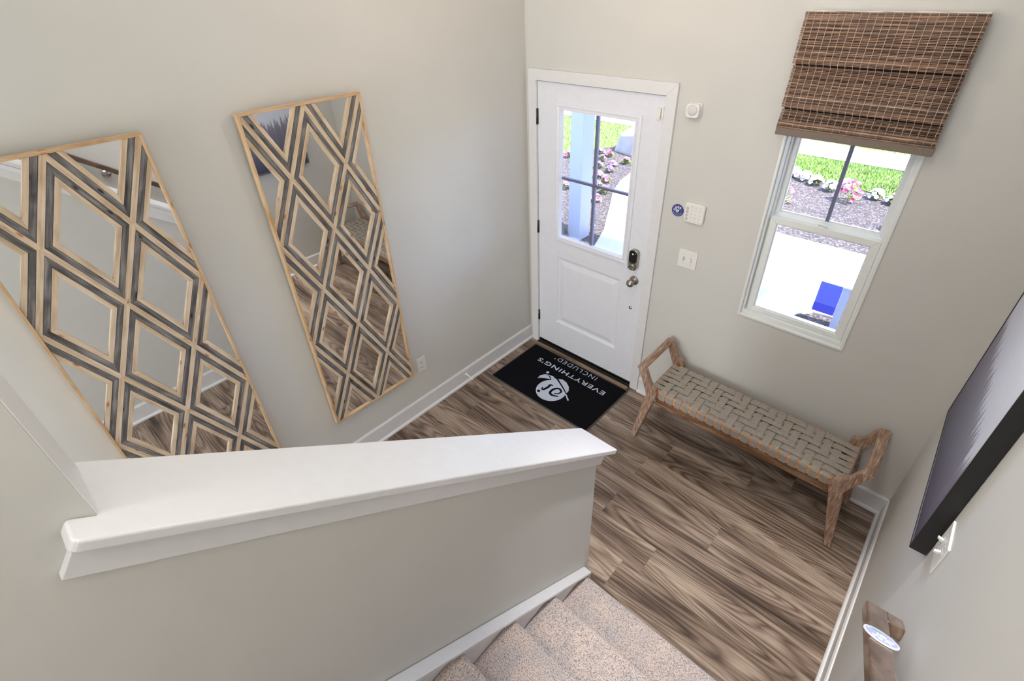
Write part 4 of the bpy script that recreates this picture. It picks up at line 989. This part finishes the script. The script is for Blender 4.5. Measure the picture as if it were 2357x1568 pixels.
# flowers
def petal_mesh(name, mat, r_):
    mb = MB(); n = 20; vs = [(0, 0, 0)]
    for k in range(n): a = 2*math.pi*k/n; q = r_*(.86+.14*abs(math.cos(2.5*a))); vs.append((q*math.cos(a), q*math.sin(a), r_*.38))
    for k in range(n): a = 2*math.pi*k/n; vs.append((r_*.35*math.cos(a), r_*.35*math.sin(a), r_*.22))
    fs = [(0, 1+n+k, 1+n+(k+1) % n) for k in range(n)]+[(1+n+k, 1+k, 1+(k+1) % n, 1+n+(k+1) % n) for k in range(n)]
    mb.add(vs, fs, smooth=True); return mb.mesh(name, mat)
PM = {'w': petal_mesh('white_blossom', PETW, .034), 'p': petal_mesh('pink_blossom', PETP, .032), 'v': petal_mesh('violet_blossom', PETV, .030), 'l': petal_mesh('rose_blossom', PETL, .032)}
def foliage_mesh(seed, r_, h):
    q = random.Random(seed); mb = MB()
    for _ in range(150):
        a, el_ = q.uniform(0, 6.283), q.uniform(.0, 1.5); rad = r_*q.uniform(.55, 1.0)
        c = Vector((math.cos(a)*math.cos(el_)*rad, math.sin(a)*math.cos(el_)*rad, math.sin(el_)*h*q.uniform(.6, 1)+.01))
        d = Vector((math.cos(a), math.sin(a), q.uniform(.1, 1.2))).normalized(); s_ = d.cross(Vector((0, 0, 1))).normalized(); L_, W_ = q.uniform(.03, .05), q.uniform(.010, .016)
        mb.add([c, c+d*L_*.5+s_*W_, c+d*L_, c+d*L_*.5-s_*W_], [(0, 1, 2, 3)])
    mb.tube([(0, 0, -.03), (0, 0, h*.5)], .008, 6)
    return mb.mesh('foliage', STEM)
FM = [foliage_mesh(k, .075, .09) for k in range(3)]+[foliage_mesh(9, .13, .24), foliage_mesh(10, .07, .06)]
def flower(x, y, fm, kinds, nb, r_, h, label, group):
    root = empty('petunia_plant', (x, y, -.165), label, 'flower', group)
    q = random.Random(int((x+20)*1000)+int(y*100))
    o = bpy.data.objects.new('foliage', FM[fm]); COL.objects.link(o); o.parent = root; o.rotation_euler[2] = q.uniform(0, 6)
    for k in range(nb):
        b_ = bpy.data.objects.new('blossom', PM[q.choice(kinds)]); COL.objects.link(b_); b_.parent = root
        a, el_ = q.uniform(0, 6.283), q.uniform(.15, 1.5)
        b_.location = (math.cos(a)*math.cos(el_)*r_, math.sin(a)*math.cos(el_)*r_, math.sin(el_)*h+.03)
        d = Vector((math.cos(a)*math.cos(el_), math.sin(a)*math.cos(el_)-.35, math.sin(el_)+.3)); b_.rotation_euler = d.to_track_quat('Z', 'Y').to_euler(); b_.scale = (q.uniform(.85, 1.2),)*3
    return root
gw = 'white petunias edging the lawn outside the window'
ws = [(-.50, 6.36), (-.28, 6.33), (-.06, 6.27), (.15, 6.19), (.35, 6.08), (.54, 5.97), (.78, 5.84), (.93, 6.07), (1.38, 5.86), (1.60, 5.78), (1.82, 5.70), (2.04, 5.64)]
wl = ['leftmost white petunia', 'second white petunia from the left', 'third white petunia from the left', 'fourth white petunia from the left', 'fifth white petunia from the left', 'sixth white petunia from the left', 'forwardmost white petunia', 'white petunia just left of the tall pink bush', 'white petunia just right of the tall pink bush', 'second white petunia right of the tall pink bush', 'third white petunia right of the tall pink bush', 'rightmost white petunia']
for (x, y), lb in zip(ws, wl): flower(x, y, R.randrange(3), 'wwwwv' if x < 1 else 'w', 24, .088, .11, lb+' in the row by the lawn', gw)
flower(1.10, 5.55, 3, 'pp', 20, .15, .27, 'leafy pink petunia bush standing among the white petunias', None)
flower(.38, 4.93, 3, 'p', 12, .15, .24, 'leafy pink petunia bush at the left edge of the window view', None)
flower(1.86, 4.80, 3, 'p', 12, .15, .22, 'magenta petunia at the right edge of the window view', None)
gp = 'pink and violet petunias in the bed outside the door'
pl_ = [(-3.05, 5.35, 'lv'), (-2.84, 5.33, 'lp'), (-2.80, 5.02, 'lv'), (-2.62, 4.66, 'v'), (-2.36, 5.14, 'lv'), (-2.48, 4.88, 'lv'), (-2.34, 4.58, 'v'), (-2.32, 4.24, 'l'), (-2.10, 4.12, 'l'), (-2.04, 3.83, 'l'), (-1.84, 3.70, 'l'), (-1.74, 3.34, 'l'), (-2.43, 3.49, 'l'), (-3.44, 4.82, 'lv')]
od = ['first', 'second', 'third', 'fourth', 'fifth', 'sixth', 'seventh', 'eighth', 'ninth', 'tenth', 'eleventh', 'twelfth', 'thirteenth', 'fourteenth']
for k, (x, y, kd) in enumerate(sorted(pl_, key=lambda q: q[1])):
    nm = {'l': 'light pink', 'v': 'violet', 'lv': 'pink and violet', 'lp': 'bright pink'}[kd]
    flower(x, y, 4, kd, 7, .062, .07, nm+' petunia in the bed by the porch post, '+od[k]+' outwards from the house', gp)
